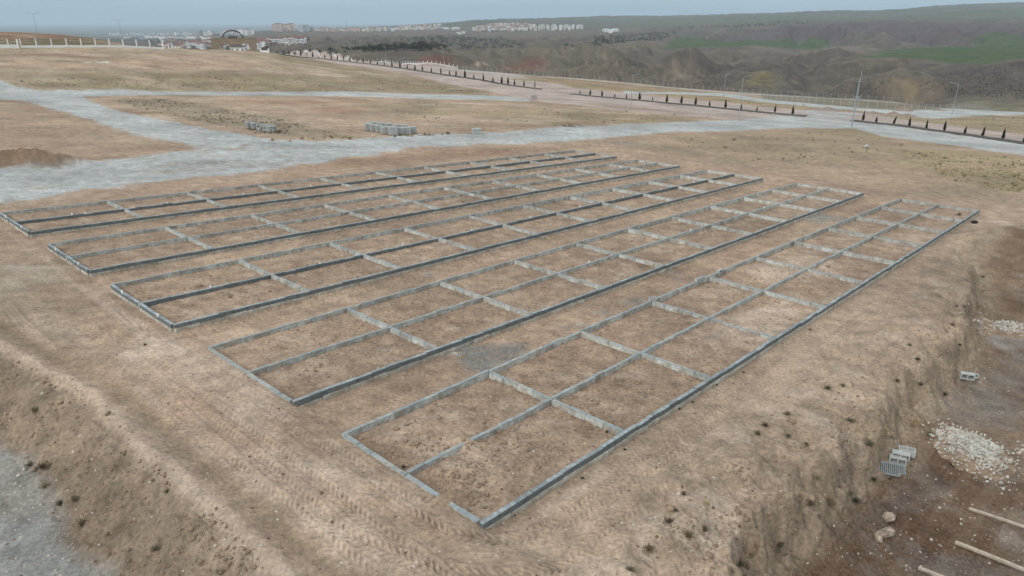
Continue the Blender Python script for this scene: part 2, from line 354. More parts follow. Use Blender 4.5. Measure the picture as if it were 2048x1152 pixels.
def paint(px, c, k=1.0, soft=.6, nz=1.0, ns=3.0, seed=0, br=0.0, bs=2.0, gr=None, rmin=0):
    """soft / nz in metres: edge softness and raggedness; br: how far noise breaks the inside up"""
    global col
    idx, sd = poly_sd(px, soft * 2 + nz * 2 + 1, rmin)
    if not len(idx): return
    x, y = gx[idx], gy[idx]; sd = sd + nz * fbm(x / ns, y / ns, 200 + seed, 4)
    m = sstep(-soft, soft, sd) * k
    if br: m = m * (1 - br * sstep(-.25, .35, fbm(x / bs, y / bs, 300 + seed, 4)))
    m = np.clip(m, 0, 1)[:, None]; col[idx] = col[idx] * (1 - m) + np.asarray(c) * m
    if gr is not None: grain[idx] = grain[idx] * (1 - m[:, 0]) + gr * m[:, 0]

# --- far land first
far = sstep(400, 470, grr)
# left land: hill beyond the fence and town plain
hillc = fbm(gx / 90, gy / 90, 131, 4); hillf = fbm(gx / 22, gy / 22, 141, 4)
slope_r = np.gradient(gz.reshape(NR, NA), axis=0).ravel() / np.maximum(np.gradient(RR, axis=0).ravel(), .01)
lerp(far, HILL); lerp(far * sstep(0, .5, hillc), UMBER, .75); lerp(far * sstep(.05, .5, -hillc), np.array([.165, .140, .102]), .7)
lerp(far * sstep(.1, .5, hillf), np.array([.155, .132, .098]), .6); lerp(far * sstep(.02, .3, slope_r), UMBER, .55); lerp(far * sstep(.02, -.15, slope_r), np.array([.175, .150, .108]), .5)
vfar = sstep(2200, 4200, grr); lerp(vfar, np.array([.092, .090, .064]), .75)
strip = fbm(gx / 500, gy / 160, 151, 3); lerp(vfar * sstep(.05, .25, strip), np.array([.062, .080, .040]), .75); lerp(vfar * sstep(.1, .3, -strip), np.array([.13, .105, .078]), .6)
paint([(-200, 60), (200, 60), (340, 96), (200, 93), (-200, 92)], [.150, .118, .066], 1, 4, 6, 20, 1, .2, 25, rmin=304)
paint([(-100, 74), (150, 72), (140, 78), (-100, 82)], [.21, .115, .075], .8, 4, 6, 16, 2, rmin=304)
# middle hills
paint([(860, 155), (870, 112), (990, 98), (1130, 92), (1330, 92), (1300, 165), (1150, 160), (1000, 150)], [.145, .122, .088], .8, 30, 50, 70, 3, .3, 30, rmin=560)
paint([(560, 112), (700, 100), (900, 97), (1010, 95), (990, 74), (900, 69), (760, 74), (640, 84)], [.105, .098, .078], .9, 30, 40, 90, 4, rmin=700)
paint([(840, 120), (880, 112), (905, 122), (870, 128)], REDS, .9, 6, 10, 30, 5, rmin=500)
paint([(990, 128), (1080, 114), (1090, 124), (1010, 140)], REDS, .85, 8, 12, 30, 6, .3, 12, rmin=500)
paint([(1150, 152), (1200, 120), (1260, 98), (1330, 100), (1340, 150), (1250, 160)], [.098, .080, .065], .8, 30, 45, 70, 7, .2, 30, rmin=560)
paint([(1325, 97), (1345, 80), (1420, 79), (1560, 79), (1690, 88), (1660, 93), (1480, 93), (1380, 95)], GREEN, 1, 10, 14, 60, 8, .12, 60, rmin=900)
paint([(1720, 113), (1760, 104), (1850, 95), (1950, 91), (2100, 88), (2100, 116), (2020, 121), (1920, 127), (1860, 120), (1790, 114)], GREEN, 1, 10, 14, 60, 9, .12, 60, rmin=650)
paint([(1940, 84), (2060, 76), (2060, 84), (1990, 88)], GREEN, .8, 10, 8, 60, 10, rmin=1200)
paint([(1360, 74), (1480, 60), (1650, 46), (1800, 44), (2060, 50), (2060, 78), (1900, 84), (1700, 86), (1480, 80)], [.090, .066, .070], .95, 30, 40, 120, 11, .25, 60, rmin=1700)
paint([(1850, 150), (1960, 128), (2100, 118), (2100, 205), (1880, 195), (1820, 180)], [.086, .070, .062], .75, 30, 45, 60, 12, rmin=460)
paint([(1780, 195), (1800, 165), (1850, 160), (1860, 192)], [.24, .185, .10], .55, 14, 20, 25, 13, .6, 9, rmin=460)
paint([(1480, 175), (1500, 148), (1560, 150), (1550, 178)], [.20, .17, .075], .7, 8, 12, 25, 14, .4, 12, rmin=460)
paint([(1335, 160), (1345, 140), (1385, 138), (1380, 158)], [.30, .24, .18], .6, 12, 20, 22, 15, .6, 9, rmin=460)
paint([(955, 132), (970, 124), (975, 130)], PALE, .8, 3, 4, 12, 16, rmin=560)
paint([(1560, 34), (2060, 18), (2060, 40), (1700, 44)], [.085, .105, .055], .7, 200, 300, 700, 17, .6, 500, rmin=3000)
paint([(1180, 36), (1560, 30), (1500, 45), (1250, 52)], [.10, .115, .07], .6, 200, 300, 700, 18, .6, 500, rmin=2800)
paint([(600, 64), (900, 60), (1180, 64), (1150, 76), (900, 68), (760, 72), (620, 76)], [.135, .112, .085], .8, 60, 60, 200, 19, rmin=1700)
# terraces on the planted slope: level banks of dry grass
zm = (grr > 560) & (grr < 1080) & (gx / np.maximum(gy, 1) > -.11) & (gx / np.maximum(gy, 1) < .27)
tz = (gz[zm] + 1.2 * fbm(gx[zm] / 60, gy[zm] / 60, 161, 3)) / 3.1
ph = tz - np.floor(tz); tm = sstep(.45, .6, ph) * (1 - sstep(.85, 1.0, ph)) * sstep(-.3, .2, fbm(gx[zm] / 50, gy[zm] / 50, 163, 3))
col[zm] = col[zm] * (1 - .55 * tm[:, None]) + np.array([.185, .155, .10]) * .55 * tm[:, None]; gz[zm] += .5 * tm

# --- fields round the plot
UP_FIELD = [(-200, 172), (-200, 97), (150, 95), (330, 97), (520, 102), (650, 122), (820, 150), (990, 190), (700, 183), (274, 180), (137, 181), (68, 180), (34, 171)]
paint(UP_FIELD, [.37, .285, .20], 1, 2, 3, 14, 20)
paint([(0, 165), (40, 148), (300, 144), (600, 150), (800, 160), (990, 189), (700, 182), (200, 178), (70, 178)], OLIVE * 1.25, .85, 4, 6, 18, 21, .45, 9)
paint([(560, 108), (700, 131), (820, 150), (915, 172), (990, 188), (860, 182), (760, 165), (640, 140), (560, 122)], OLIVE * 1.15, .85, 4, 6, 16, 22, .35, 9)
paint([(-200, 112), (160, 106), (170, 116), (-100, 118)], [.25, .155, .105], .7, 6, 8, 30, 23, .4, 14)
paint([(0, 118), (150, 118), (460, 112), (560, 128), (520, 142), (200, 136), (0, 134)], PINK * 1.05, .8, 5, 8, 30, 24, .35, 12)
paint([(165, 123), (215, 123), (215, 126), (170, 126)], [.72, .70, .66], .95, .8, .8, 3, 25)
paint([(540, 120), (575, 124), (680, 146), (700, 165), (640, 150), (560, 132)], PALE, .55, 4, 5, 12, 26, .5, 7)
paint([(260, 150), (470, 138), (500, 152), (330, 160)], OLIVE * .8, .6, 4, 6, 10, 27, .6, 5)
MID_FIELD = [(161, 195), (239, 191), (700, 192), (988, 201), (1060, 204), (1150, 211), (1394, 235), (1516, 244), (1450, 241), (1193, 251), (954, 267), (783, 274), (633, 282), (554, 279), (428, 260), (308, 236), (222, 219)]
paint(MID_FIELD, [.385, .285, .205], 1, 1.2, 1.5, 8, 30)
paint([(225, 200), (330, 198), (420, 212), (560, 238), (660, 262), (700, 275), (560, 272), (430, 248), (320, 222), (240, 210)], [.235, .20, .145], .9, 1.5, 2.5, 6, 31, .45, 2.5)
paint([(420, 199), (720, 199), (760, 206), (560, 210)], [.42, .25, .17], .7, 2, 3, 10, 32, .3, 5)
paint([(600, 214), (730, 214), (720, 226), (640, 228)], [.30, .165, .10], .6, 2, 3, 8, 33, .4, 4)
paint([(720, 205), (980, 208), (1180, 226), (1130, 246), (960, 240), (800, 236)], [.31, .245, .155], .7, 2.5, 4, 9, 34, .5, 4)
paint([(1150, 214), (1394, 236), (1516, 245), (1400, 243), (1180, 246), (1120, 232)], [.255, .205, .125], .85, 2, 3, 8, 35, .4, 4)
paint([(1160, 203), (1330, 214), (1340, 220), (1170, 212)], [.37, .235, .15], .8, 2, 3, 8, 36)
LEFT_FIELD = [(-260, 200), (0, 198), (51, 202), (137, 226), (191, 243), (239, 260), (287, 274), (321, 277), (404, 297), (359, 304), (290, 310), (171, 321), (0, 337), (-260, 358)]
fm = sstep(95, 130, grr) * (1 - sstep(400, 440, grr)); nf = fbm(gx / 11, gy / 5, 231, 5); lerp(fm * sstep(.12, .5, nf), OLIVE * 1.3, .55); nf = fbm(gx / 16, gy / 6, 233, 4); lerp(fm * sstep(.15, .5, nf), PALE, .4); lerp(fm * sstep(.2, .55, -nf), np.array([.29, .18, .12]), .5); nf = fbm(gx / 1.6, gy / 1.6, 235, 3); lerp(fm * sstep(.3, .55, nf), OLIVE, .5)
# --- gravel roads
MAIN = [(-300, 360), (0, 337), (171, 321), (290, 310), (359, 304), (404, 297), (321, 277), (287, 274), (239, 260), (191, 243), (137, 226), (51, 202), (0, 198), (-260, 200), (-260, 165), (0, 161), (34, 171), (68, 180), (137, 181), (155, 192),
        (185, 205), (222, 219), (308, 236), (376, 250), (428, 260), (479, 270), (554, 279), (633, 282), (680, 280), (783, 274), (834, 270), (954, 267), (1022, 262), (1125, 253), (1193, 251), (1380, 243), (1450, 241), (1553, 243), (1640, 246),
        (1600, 256), (1587, 256), (1450, 262), (1348, 263), (1330, 265), (1244, 272), (1193, 277), (1142, 282), (1039, 287), (971, 287), (936, 291), (834, 294), (742, 309), (680, 316), (650, 322), (600, 330), (554, 337), (479, 349), (376, 353), (322, 359), (230, 373), (130, 386), (0, 404), (-300, 440)]
paint(MAIN, GRAVEL * .85 + DUST * .1, .7, 1.0, 1.8, 3.0, 39, .3, 2.0); paint(MAIN, GRAVEL, 1, .5, 1.5, 1.8, 40, .10, 1.4, gr=.6)
paint([(110, 180), (274, 180), (700, 183), (988, 191), (1060, 197), (1060, 203), (988, 200), (851, 197), (700, 192), (342, 190), (239, 191), (150, 194)], GRAVEL, 1, 1.0, 1.2, 5, 41, gr=.6)
paint([(300, 335), (420, 318), (520, 322), (620, 318), (560, 332), (430, 346), (330, 348)], [.27, .26, .25], .75, 1.0, 1.5, 4, 42, .4, 2)
paint([(300, 283), (420, 290), (470, 296), (400, 305), (330, 300)], DIRT, .5, 1, 1.5, 4, 43, .4, 3)
paint([(450, 298), (495, 288), (505, 292), (470, 302)], DAMP_SHADE * 1.3, .7, .5, .7, 2, 44, .3, 1)
paint([(1180, 280), (1300, 286), (1420, 302), (1400, 306), (1280, 296)], [.225, .215, .195], .7, .8, 1.2, 4, 45, .3, 3)
paint([(700, 318), (900, 300), (1150, 290), (1190, 296), (900, 316), (640, 344), (560, 350)], [.30, .19, .125], .6, .8, 1.2, 3, 46, .45, 2)
paint([(-100, 345), (20, 300), (110, 310), (250, 312), (120, 326), (0, 336)], DAMP_SHADE * .95, .95, 1.2, 2, 5, 47, .2, 3)
paint([(0, 215), (200, 250), (330, 290), (200, 300), (0, 280)], [.35, .27, .19], .6, 3, 4, 8, 48, .4, 5)
# --- boulevard lanes, cross roads, perimeter road
paint([(560, 104), (700, 119), (837, 127), (915, 136), (1071, 156), (1100, 160), (1150, 176), (1248, 185), (1321, 193), (1467, 207), (1589, 219), (1640, 224), (1724, 226), (1793, 236), (1895, 250), (2048, 270), (2300, 300), (2300, 345), (2048, 311), (1861, 284), (1775, 274), (1707, 257), (1640, 254), (1516, 244), (1394, 234), (1260, 222), (1150, 210), (1080, 204), (993, 185), (915, 172), (817, 148), (700, 131), (560, 108)], LANE, 1, .8, 1.2, 6, 50, gr=.8)
paint([(1500, 236), (1560, 232), (1640, 238), (1720, 244), (1793, 251), (2048, 287), (2300, 320), (2300, 345), (2048, 311), (1861, 284), (1775, 274), (1707, 257), (1640, 256), (1570, 252), (1480, 242)], GRAVEL, 1, .8, 1.4, 4, 51, .15, 6, gr=.6)
paint([(1600, 222), (1640, 218), (1720, 228), (1690, 240), (1620, 238)], GRAVEL * .95, .8, 1, 2, 5, 52, .3, 5)
paint([(900, 150), (1000, 163), (1120, 190), (1000, 182), (880, 160)], [.46, .38, .335], .6, 2, 3, 9, 53, .4, 6)
paint([(1150, 205), (1300, 216), (1420, 231), (1260, 219)], [.34, .24, .17], .7, 1, 1.5, 5, 54, .3, 4)
paint([(1000, 157), (1150, 168), (1360, 182), (1467, 191), (1620, 212), (1690, 222), (1589, 219), (1467, 206), (1321, 192), (1248, 184), (1150, 175), (1100, 159)], STRAW * .9, 1, 1.5, 2, 8, 55, .4, 5)
paint([(1040, 150), (1150, 158), (1272, 167), (1394, 180), (1467, 186), (1360, 186), (1250, 181), (1150, 172), (1060, 160)], [.265, .20, .12], .85, 1.5, 2, 8, 56, .35, 6)
paint([(1480, 183), (1700, 197), (1900, 207), (2060, 216), (2060, 224), (1830, 222), (1650, 211), (1530, 198)], [.165, .15, .105], .9, 1.5, 2, 8, 57, .2, 6)
paint([(1650, 216), (1724, 222), (1800, 238), (1895, 250), (2048, 269), (2300, 300), (2300, 250), (2048, 234), (1900, 230), (1800, 226), (1730, 219)], OLIVE * 1.35, .9, 1.5, 2, 6, 58, .35, 4)
def place(u, Rd, v=100):
    a, b, _ = ray(u, v); h_ = math.hypot(a, b); return np.array([a / h_ * Rd, b / h_ * Rd])
def stroke(line, wd, c, k=1.0, soft=.8, nz=.6, seed=0):
    global col
    L = np.array(line); x0, y0 = L.min(0) - wd - 4; x1, y1 = L.max(0) + wd + 4; idx = np.where((gx > x0) & (gx < x1) & (gy > y0) & (gy < y1))[0]
    d, al, sd = poly_dist(gx[idx], gy[idx], [tuple(q) for q in L]); m = (sstep(wd / 2 + soft, wd / 2 - soft, d + nz * fbm(gx[idx] / 5, gy[idx] / 5, 600 + seed, 3)) * k)[:, None]; col[idx] = col[idx] * (1 - m) + np.asarray(c) * m
PERL = [place(u, r_ - 24) for u, r_ in ((880, 402), (960, 378), (1045, 396), (1100, 408), (1200, 404), (1300, 396), (1394, 384), (1500, 372), (1600, 376), (1700, 380), (1800, 381), (1884, 378))]
stroke(PERL, 7.5, GRAVEL * 1.08, 1, 1.0, .6, 1)
paint([(1248, 182), (1340, 184), (1443, 186.5), (1480, 190), (1516, 197), (1650, 210), (1731, 217), (1819, 221), (2060, 223), (2060, 229), (1960, 231), (1870, 238), (1810, 231), (1731, 222), (1650, 216), (1516, 203), (1460, 195), (1443, 192), (1340, 188), (1248, 187)], GRAVEL * 1.04, 1, .8, 1.0, 5, 60, gr=.6)
# --- right field
paint([(1240, 292), (1330, 268), (1590, 258), (1700, 258), (1775, 276), (1861, 287), (2048, 313), (2300, 350), (2300, 440), (2048, 408), (1900, 400), (1700, 370), (1500, 335), (1350, 318)], [.335, .255, .175], .8, 2, 3, 8, 61)
paint([(1300, 275), (1560, 262), (1700, 262), (1820, 290), (1700, 330), (1450, 318)], [.30, .235, .15], .6, 2, 4, 9, 62, .55, 3)
paint([(1780, 300), (1900, 300), (2048, 318), (2300, 350), (2300, 410), (2048, 390), (1930, 365), (1830, 340)], STRAW, .8, 1.5, 3, 7, 63, .45, 2.5)
paint([(1940, 350), (2060, 345), (2060, 385), (1980, 380)], OLIVE * 1.2, .7, 1, 2, 5, 64, .4, 2)
paint([(1600, 258), (1700, 257), (1800, 282), (1700, 274)], OLIVE * 1.2, .7, .8, 1.5, 4, 65, .4, 2)

# --- plot: soil in the cells, lanes, banks
ROWT = [(11.0, 11.0, 17.4, 17.75), (20.5, 21.3, 27.0, 28.25), (30.4, 32.1, 37.9, 39.0), (41.1, 42.7, 48.2, 48.7), (52.0, 52.0, 59.0, 58.9)]   # row 5 .. row 1: outer wall near/far, inner wall near/far
SK = [11.43, 18.4, 24.6, 30.9, 37.4, 43.95, 50.5, 57.4, 64.2, 70.9, 77.45]
cell = np.zeros(len(gx))
for a, b, c, d in ROWT:
    k = np.clip((gs - SK[0]) / (SK[-1] - SK[0]), 0, 1); lo = a + (b - a) * k; hi = c + (d - c) * k
    cell = np.maximum(cell, sstep(0, .3, gt - lo) * sstep(0, .3, hi - gt) * sstep(0, .3, gs - SK[0]) * sstep(0, .3, SK[-1] - gs))
clod = fbm(gx / .9, gy / .9, 171, 5, .6)
lerp(cell, np.array([.315, .225, .158]), .55); lerp(cell * sstep(.12, .4, clod), np.array([.24, .162, .112]), .34); lerp(cell * sstep(.1, .4, -clod), DUST, .7); cl2 = fbm(gx / .28, gy / .28, 173, 3); lerp(cell * sstep(.25, .55, cl2) * (grr < 80), np.array([.18, .12, .085]), .38)
gz += cell * .035 * fbm(gx / .35, gy / .35, 175, 4, .65) * (grr < 90)
# wall shade painted into the soil, inside the near ends and along outer feet
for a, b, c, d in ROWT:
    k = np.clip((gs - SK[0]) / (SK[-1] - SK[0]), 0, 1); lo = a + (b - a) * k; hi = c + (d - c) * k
    foot_shade = np.exp(-np.maximum(gs - SK[0], 0) / .55) * (gs > SK[0]) * (gt > lo) * (gt < hi)
    lerp(foot_shade * (0.7 + n_mid), DAMP_SHADE * 1.2, .7)
    foot_shade = np.exp(-np.abs(lo - gt - .05) / .16) * (gs > SK[0] - .2) * (gs < SK[-1])
    lerp(foot_shade * (.55 + n_sm), np.array([.15, .13, .10]), .75)  # thin line of shade painted along the outer wall foot
lane = (gs > 11.4) * (gs < 79) * (1 - cell) * (gt > 17.5) * (gt < 52); lerp(lane * sstep(-.2, .4, n_mid), np.array([.41, .30, .21]), .6)
def streak(a, b, k, c, kk, seed):   # stretched wear marks along the rows (a) or across them (b)
    m = sstep(.05, .45, fbm(gs / a, gt / b, seed, 4)); lerp(m * k, c, kk)
streak(9, .8, lane, np.array([.30, .205, .14]), .45, 181)
apron = sstep(11.4, 10.8, gs) * (grr < 90) * (gt > 4); streak(.8, 7, apron, PALE, .5, 183); streak(.6, 9, apron, np.array([.30, .23, .165]), .6, 185)
side = sstep(11, 10.2, gt) * sstep(8, 11, gs) * (grr < 110); lerp(side, np.array([.385, .288, .212]), .7); streak(7, .7, side, PALE * .95, .45, 187); streak(9, .5, side, np.array([.285, .22, .155]), .5, 189)
for px, c, k in [([(250, 690), (330, 680), (420, 740), (560, 800), (640, 880), (560, 850), (420, 800), (300, 740)], PALE, .75), ([(330, 880), (470, 900), (600, 960), (720, 1040), (860, 1140), (760, 1150), (560, 1080), (430, 960)], PALE * 1.08, .8),
                 ([(560, 900), (680, 910), (800, 1000), (700, 1000)], PALE, .7), ([(220, 760), (300, 800), (330, 860), (420, 930), (500, 1010), (600, 1120), (520, 1080), (400, 980), (280, 860)], [.29, .215, .15], .5),
                 ([(0, 560), (150, 640), (260, 740), (180, 740), (60, 680), (0, 640)], [.30, .235, .165], .6), ([(0, 530), (110, 530), (120, 560), (0, 590)], [.42, .39, .32], .5),
                 ([(760, 860), (960, 880), (1060, 900), (940, 960), (860, 900)], PALE, .45), ([(1400, 640), (1560, 600), (1620, 640), (1500, 690), (1390, 700)], PALE * 1.05, .75), ([(1490, 540), (1640, 500), (1680, 540), (1560, 575)], PALE, .6), ([(1640, 840), (1760, 720), (1800, 740), (1660, 860)], PALE, .4)]:
    paint(px, c, k, .7, 1.0, 2.2, int(px[0][0]) % 90 + 70, .5, 1.1)
paint([(890, 712), (930, 690), (1010, 680), (1060, 690), (1040, 715), (990, 742), (940, 742)], [.20, .198, .188], .9, .5, .7, 1.3, 171, .3, .8)
for c in [(1030, 690), (1130, 655), (1160, 650), (1205, 625), (1250, 605), (1345, 548), (1355, 560), (1650, 438), (1610, 432), (1690, 440), (1270, 600), (760, 700), (855, 548)]:
    u, v = c; paint([(u - 18, v), (u, v - 6), (u + 20, v - 2), (u + 4, v + 6)], [.25, .24, .215], .6, .3, .4, 1, 172 + u % 50, .3, .6)
paint([(1590, 433), (1640, 428), (1690, 436), (1640, 446)], [.26, .26, .25], .8, .5, .7, 2, 176, .2, 1)

gm_ = (grain < .75).astype(float); wl = fbm(gx / 7, gy / 1.3, 241, 4); wl2 = fbm((gx + gy) / 9, (gx - gy) / 2.5, 243, 4); lerp(gm_ * sstep(.1, .5, wl), np.array([.29, .295, .29]), .35); lerp(gm_ * sstep(.2, .6, wl2), DUST, .3); lerp(gm_ * sstep(.2, .5, -wl), GRAVEL * 1.12, .5)
# banks
bd, bal, bsd = poly_dist(gx, gy, BANK_R); br_ = -bsd * bd; nearm = (grr < 100)
soilb = sstep(-4.0, -2.0, br_ + .8 * n_mid) * nearm; lerp(soilb * (br_ < 6), np.array([.355, .264, .193]), .8)
lerp(soilb * sstep(-.1, .4, fbm(gx / .8, gy / .8, 191, 4)), np.array([.25, .195, .135]), .55); lerp(soilb * sstep(.15, .45, fbm(gx / 1.9, gy / 1.9, 192, 4)), PALE * .95, .6)
face = sstep(-.5, .5, br_ + .5 * n_mid) * (1 - sstep(1.3, 2.2, br_)) * nearm; lerp(face, np.array([.235, .182, .128]), .7)
lerp(face * sstep(0, .4, fbm(gx / .6, gy / .6, 193, 4)), np.array([.30, .235, .165]), .6)
yard = sstep(.8, 2.2, br_ + .6 * n_mid) * nearm; lerp(yard, YARD); ymix = fbm(gx / 2.6, gy / 2.6, 195, 4)
lerp(yard * sstep(0, .5, ymix), np.array([.225, .155, .10]), .8); lerp(yard * sstep(.05, .5, -ymix), np.array([.145, .085, .055]), .7)
lerp(yard * sstep(.2, .55, fbm(gx / 1.5, gy / 1.5, 197, 5)), GREYS, .4)
paint([(1900, 830), (1960, 760), (2060, 700), (2060, 860), (1980, 870)], [.24, .22, .19], .55, .8, 1.2, 2, 177, .4, 1)
paint([(1980, 900), (2060, 880), (2060, 1152), (2000, 1152), (1960, 1060)], [.25, .225, .195], .55, .8, 1.4, 2, 178, .6, .9)
paint([(1960, 640), (2060, 640), (2060, 690), (1990, 690)], [.36, .34, .31], .7, .6, 1, 2, 179, .5, .9)
bd, bal2, bsd = poly_dist(gx, gy, BANK_L); bl = -bsd * bd
sl = sstep(-.2, .6, bl + .3 * n_mid) * (grr < 120); lerp(sl, np.array([.225, .172, .122]), .75); lerp(sl * sstep(-.1, .4, fbm(gx / .9, gy / .9, 199, 4)), np.array([.18, .142, .10]), .6)
lerp(np.exp(-((bl + .05) / .28) ** 2) * (grr < 60), PALE, .6); lerp(np.exp(-((bl + .95) / .35) ** 2) * (grr < 60), np.array([.25, .185, .125]), .75)
rd = sstep(2.2, 2.9, bl + .5 * n_mid) * (grr < 120); lerp(rd, np.array([.30, .30, .285])); lerp(rd * sstep(-.1, .4, n_mid), np.array([.24, .215, .18]), .7); lerp(rd * sstep(4.9, 5.6, bl + .4 * n_mid), np.array([.27, .235, .18]), .8); grain = np.where(rd > .5, .6, grain)

# wheel tracks pressed into the soil (metres in the plot frame)
def track(pts, w=.46, depth=.03, lug=.05, pitch=.23, tone=None, frame='st', seed=0, dens=1.0):
    global col
    if frame == 'st': line = [tuple(P3(a, b)[:2]) for a, b in pts]
    else: line = [tuple(q[:2]) for q in gp([p[0] for p in pts], [p[1] for p in pts])]
    L = np.array(line); x0, y0 = L.min(0) - 1.2; x1, y1 = L.max(0) + 1.2
    idx = np.where((gx > x0) & (gx < x1) & (gy > y0) & (gy < y1))[0]
    if not len(idx): return
    d, al, sd = poly_dist(gx[idx], gy[idx], line); o = sd * d + .05 * fbm(al / 2, al * 0, 401 + seed, 2)
    a = np.abs(o); keep = sstep(-.55, .05, fbm(al / 3.2, al * 0 + seed, 403 + seed, 2) + .22 * dens + .15 * fbm(gx[idx] / .4, gy[idx] / .4, 405, 2))
    if frame == 'st': keep = keep * sstep(-.8, -1.5, bl[idx]) * sstep(-1.8, -3.0, br_[idx])
    ins = sstep(w * .62, w * .48, a) * keep
    ph = (al + np.sign(o) * 0 + a * 1.0) / pitch; tri = np.abs((ph - np.floor(ph)) * 2 - 1)
    lugs = sstep(.25, .75, tri) * sstep(.0, .06, a)
    lug = lug * (.45 + .9 * np.clip(.5 + fbm(gx[idx] / 1.1, gy[idx] / 1.1, 411 + seed, 3), 0, 1.3)); ins = ins * (.6 + .4 * sstep(-.5, .1, fbm(gx[idx] / .5, gy[idx] / .5, 413, 2)))
    gz[idx] += ins * (-depth + lug * lugs) + depth * .8 * np.exp(-((a - w * .62) / .07) ** 2) * keep
    m = (ins * (.5 - lugs))[:, None] * .16; col[idx] = col[idx] * (1 - m)  # tread shading put into the soil colour: grooves darker, lugs lighter
    if tone is not None: mm = (ins * .35)[:, None]; col[idx] = col[idx] * (1 - mm) + np.asarray(tone) * mm
def wob(seed, n, amp): r = np.random.default_rng(seed); return np.cumsum(r.normal(0, amp, n)) * .5
k = 0
for s0, ta, tb in [(10.6, 38, 13), (9.3, 33, 8), (8.2, 27, 7.5), (6.9, 40, 8), (5.6, 26, 8), (4.6, 34, 14)]:
    tt = np.linspace(ta, tb, 9); track([(s0 + q, t_) for q, t_ in zip(wob(k, 9, .10), tt)], seed=k, tone=(PALE if k % 3 == 0 else None), lug=.046); k += 1
for t0, sa, sb in [(10.0, 14, 40), (8.7, 9, 44), (7.6, 9, 40), (6.4, 10, 28), (9.2, 34, 60)]:
    ss = np.linspace(sa, sb, 10); track([(s_, t0 + q) for q, s_ in zip(wob(k, 10, .10), ss)], seed=k, lug=.046); k += 1
for o in (0, 1.7):
    track([(10.6 - o, 24), (10.4 - o, 17), (10.3 - o, 13.2), (10.5 - o * .7, 11.4 - o * .5), (11.4 - o * .4, 10.3 - o * .8), (13.5, 9.7 - o), (18, 9.5 - o), (27, 9.4 - o)], seed=k, lug=.046); k += 1
track([(12.6, 13.6), (13.6, 13.3), (15.0, 13.2), (15.9, 12.6), (15.6, 11.9), (14.6, 11.7)], w=.35, seed=70, lug=.03)
for t0 in (18.6, 19.7, 29.2, 30.0, 39.9, 40.6, 50.0, 51.0):
    track([(12, t0 + .1), (30, t0 + .25), (50, t0 + .7), (76, t0 + (.3 if t0 < 20 else 1.0))], w=.4, depth=.05, lug=.02, seed=int(t0 * 10), dens=.6)
for pl in [[(1690, 1160), (1750, 1080), (1800, 1020), (1850, 960), (1890, 900)], [(1735, 1160), (1800, 1075), (1850, 1010), (1900, 950), (1935, 905)], [(1600, 1160), (1680, 1060), (1740, 1000), (1790, 955)], [(1830, 1160), (1880, 1075), (1920, 1010), (1960, 955)], [(1640, 1160), (1720, 1060), (1770, 1005), (1830, 940)], [(1930, 1160), (1985, 1050), (2030, 960)]]:
    track(pl, w=.46, depth=.05, lug=.085, pitch=.27, tone=np.array([.13, .078, .05]), dens=2.5, frame='px', seed=k); k += 1

# fine relief
nr = (grr < 120); gz[nr] += .018 * n_sm[nr] + .012 * fbm(gx[nr] / .18, gy[nr] / .18, 211, 2)
mid = (grr >= 60) & (grr < 420); gz[mid] += .10 * fbm(gx[mid] / 2.2, gy[mid] / 2.2, 213, 3) * sstep(60, 120, grr[mid])
lum_ = (col @ np.array([.3, .55, .15]))[:, None]; nearw = (.10 * (1 - sstep(250, 420, grr)))[:, None]; col = col * (1 - nearw) + lum_ * np.array([1.05, 1.0, .93]) * nearw
col *= (1 + .22 * n_sm * (grr < 130) + .10 * n_mid)[:, None]
col *= (1 + .16 * fbm(gx / 6, gy / 6, 217, 3) * sstep(90, 200, grr))[:, None]

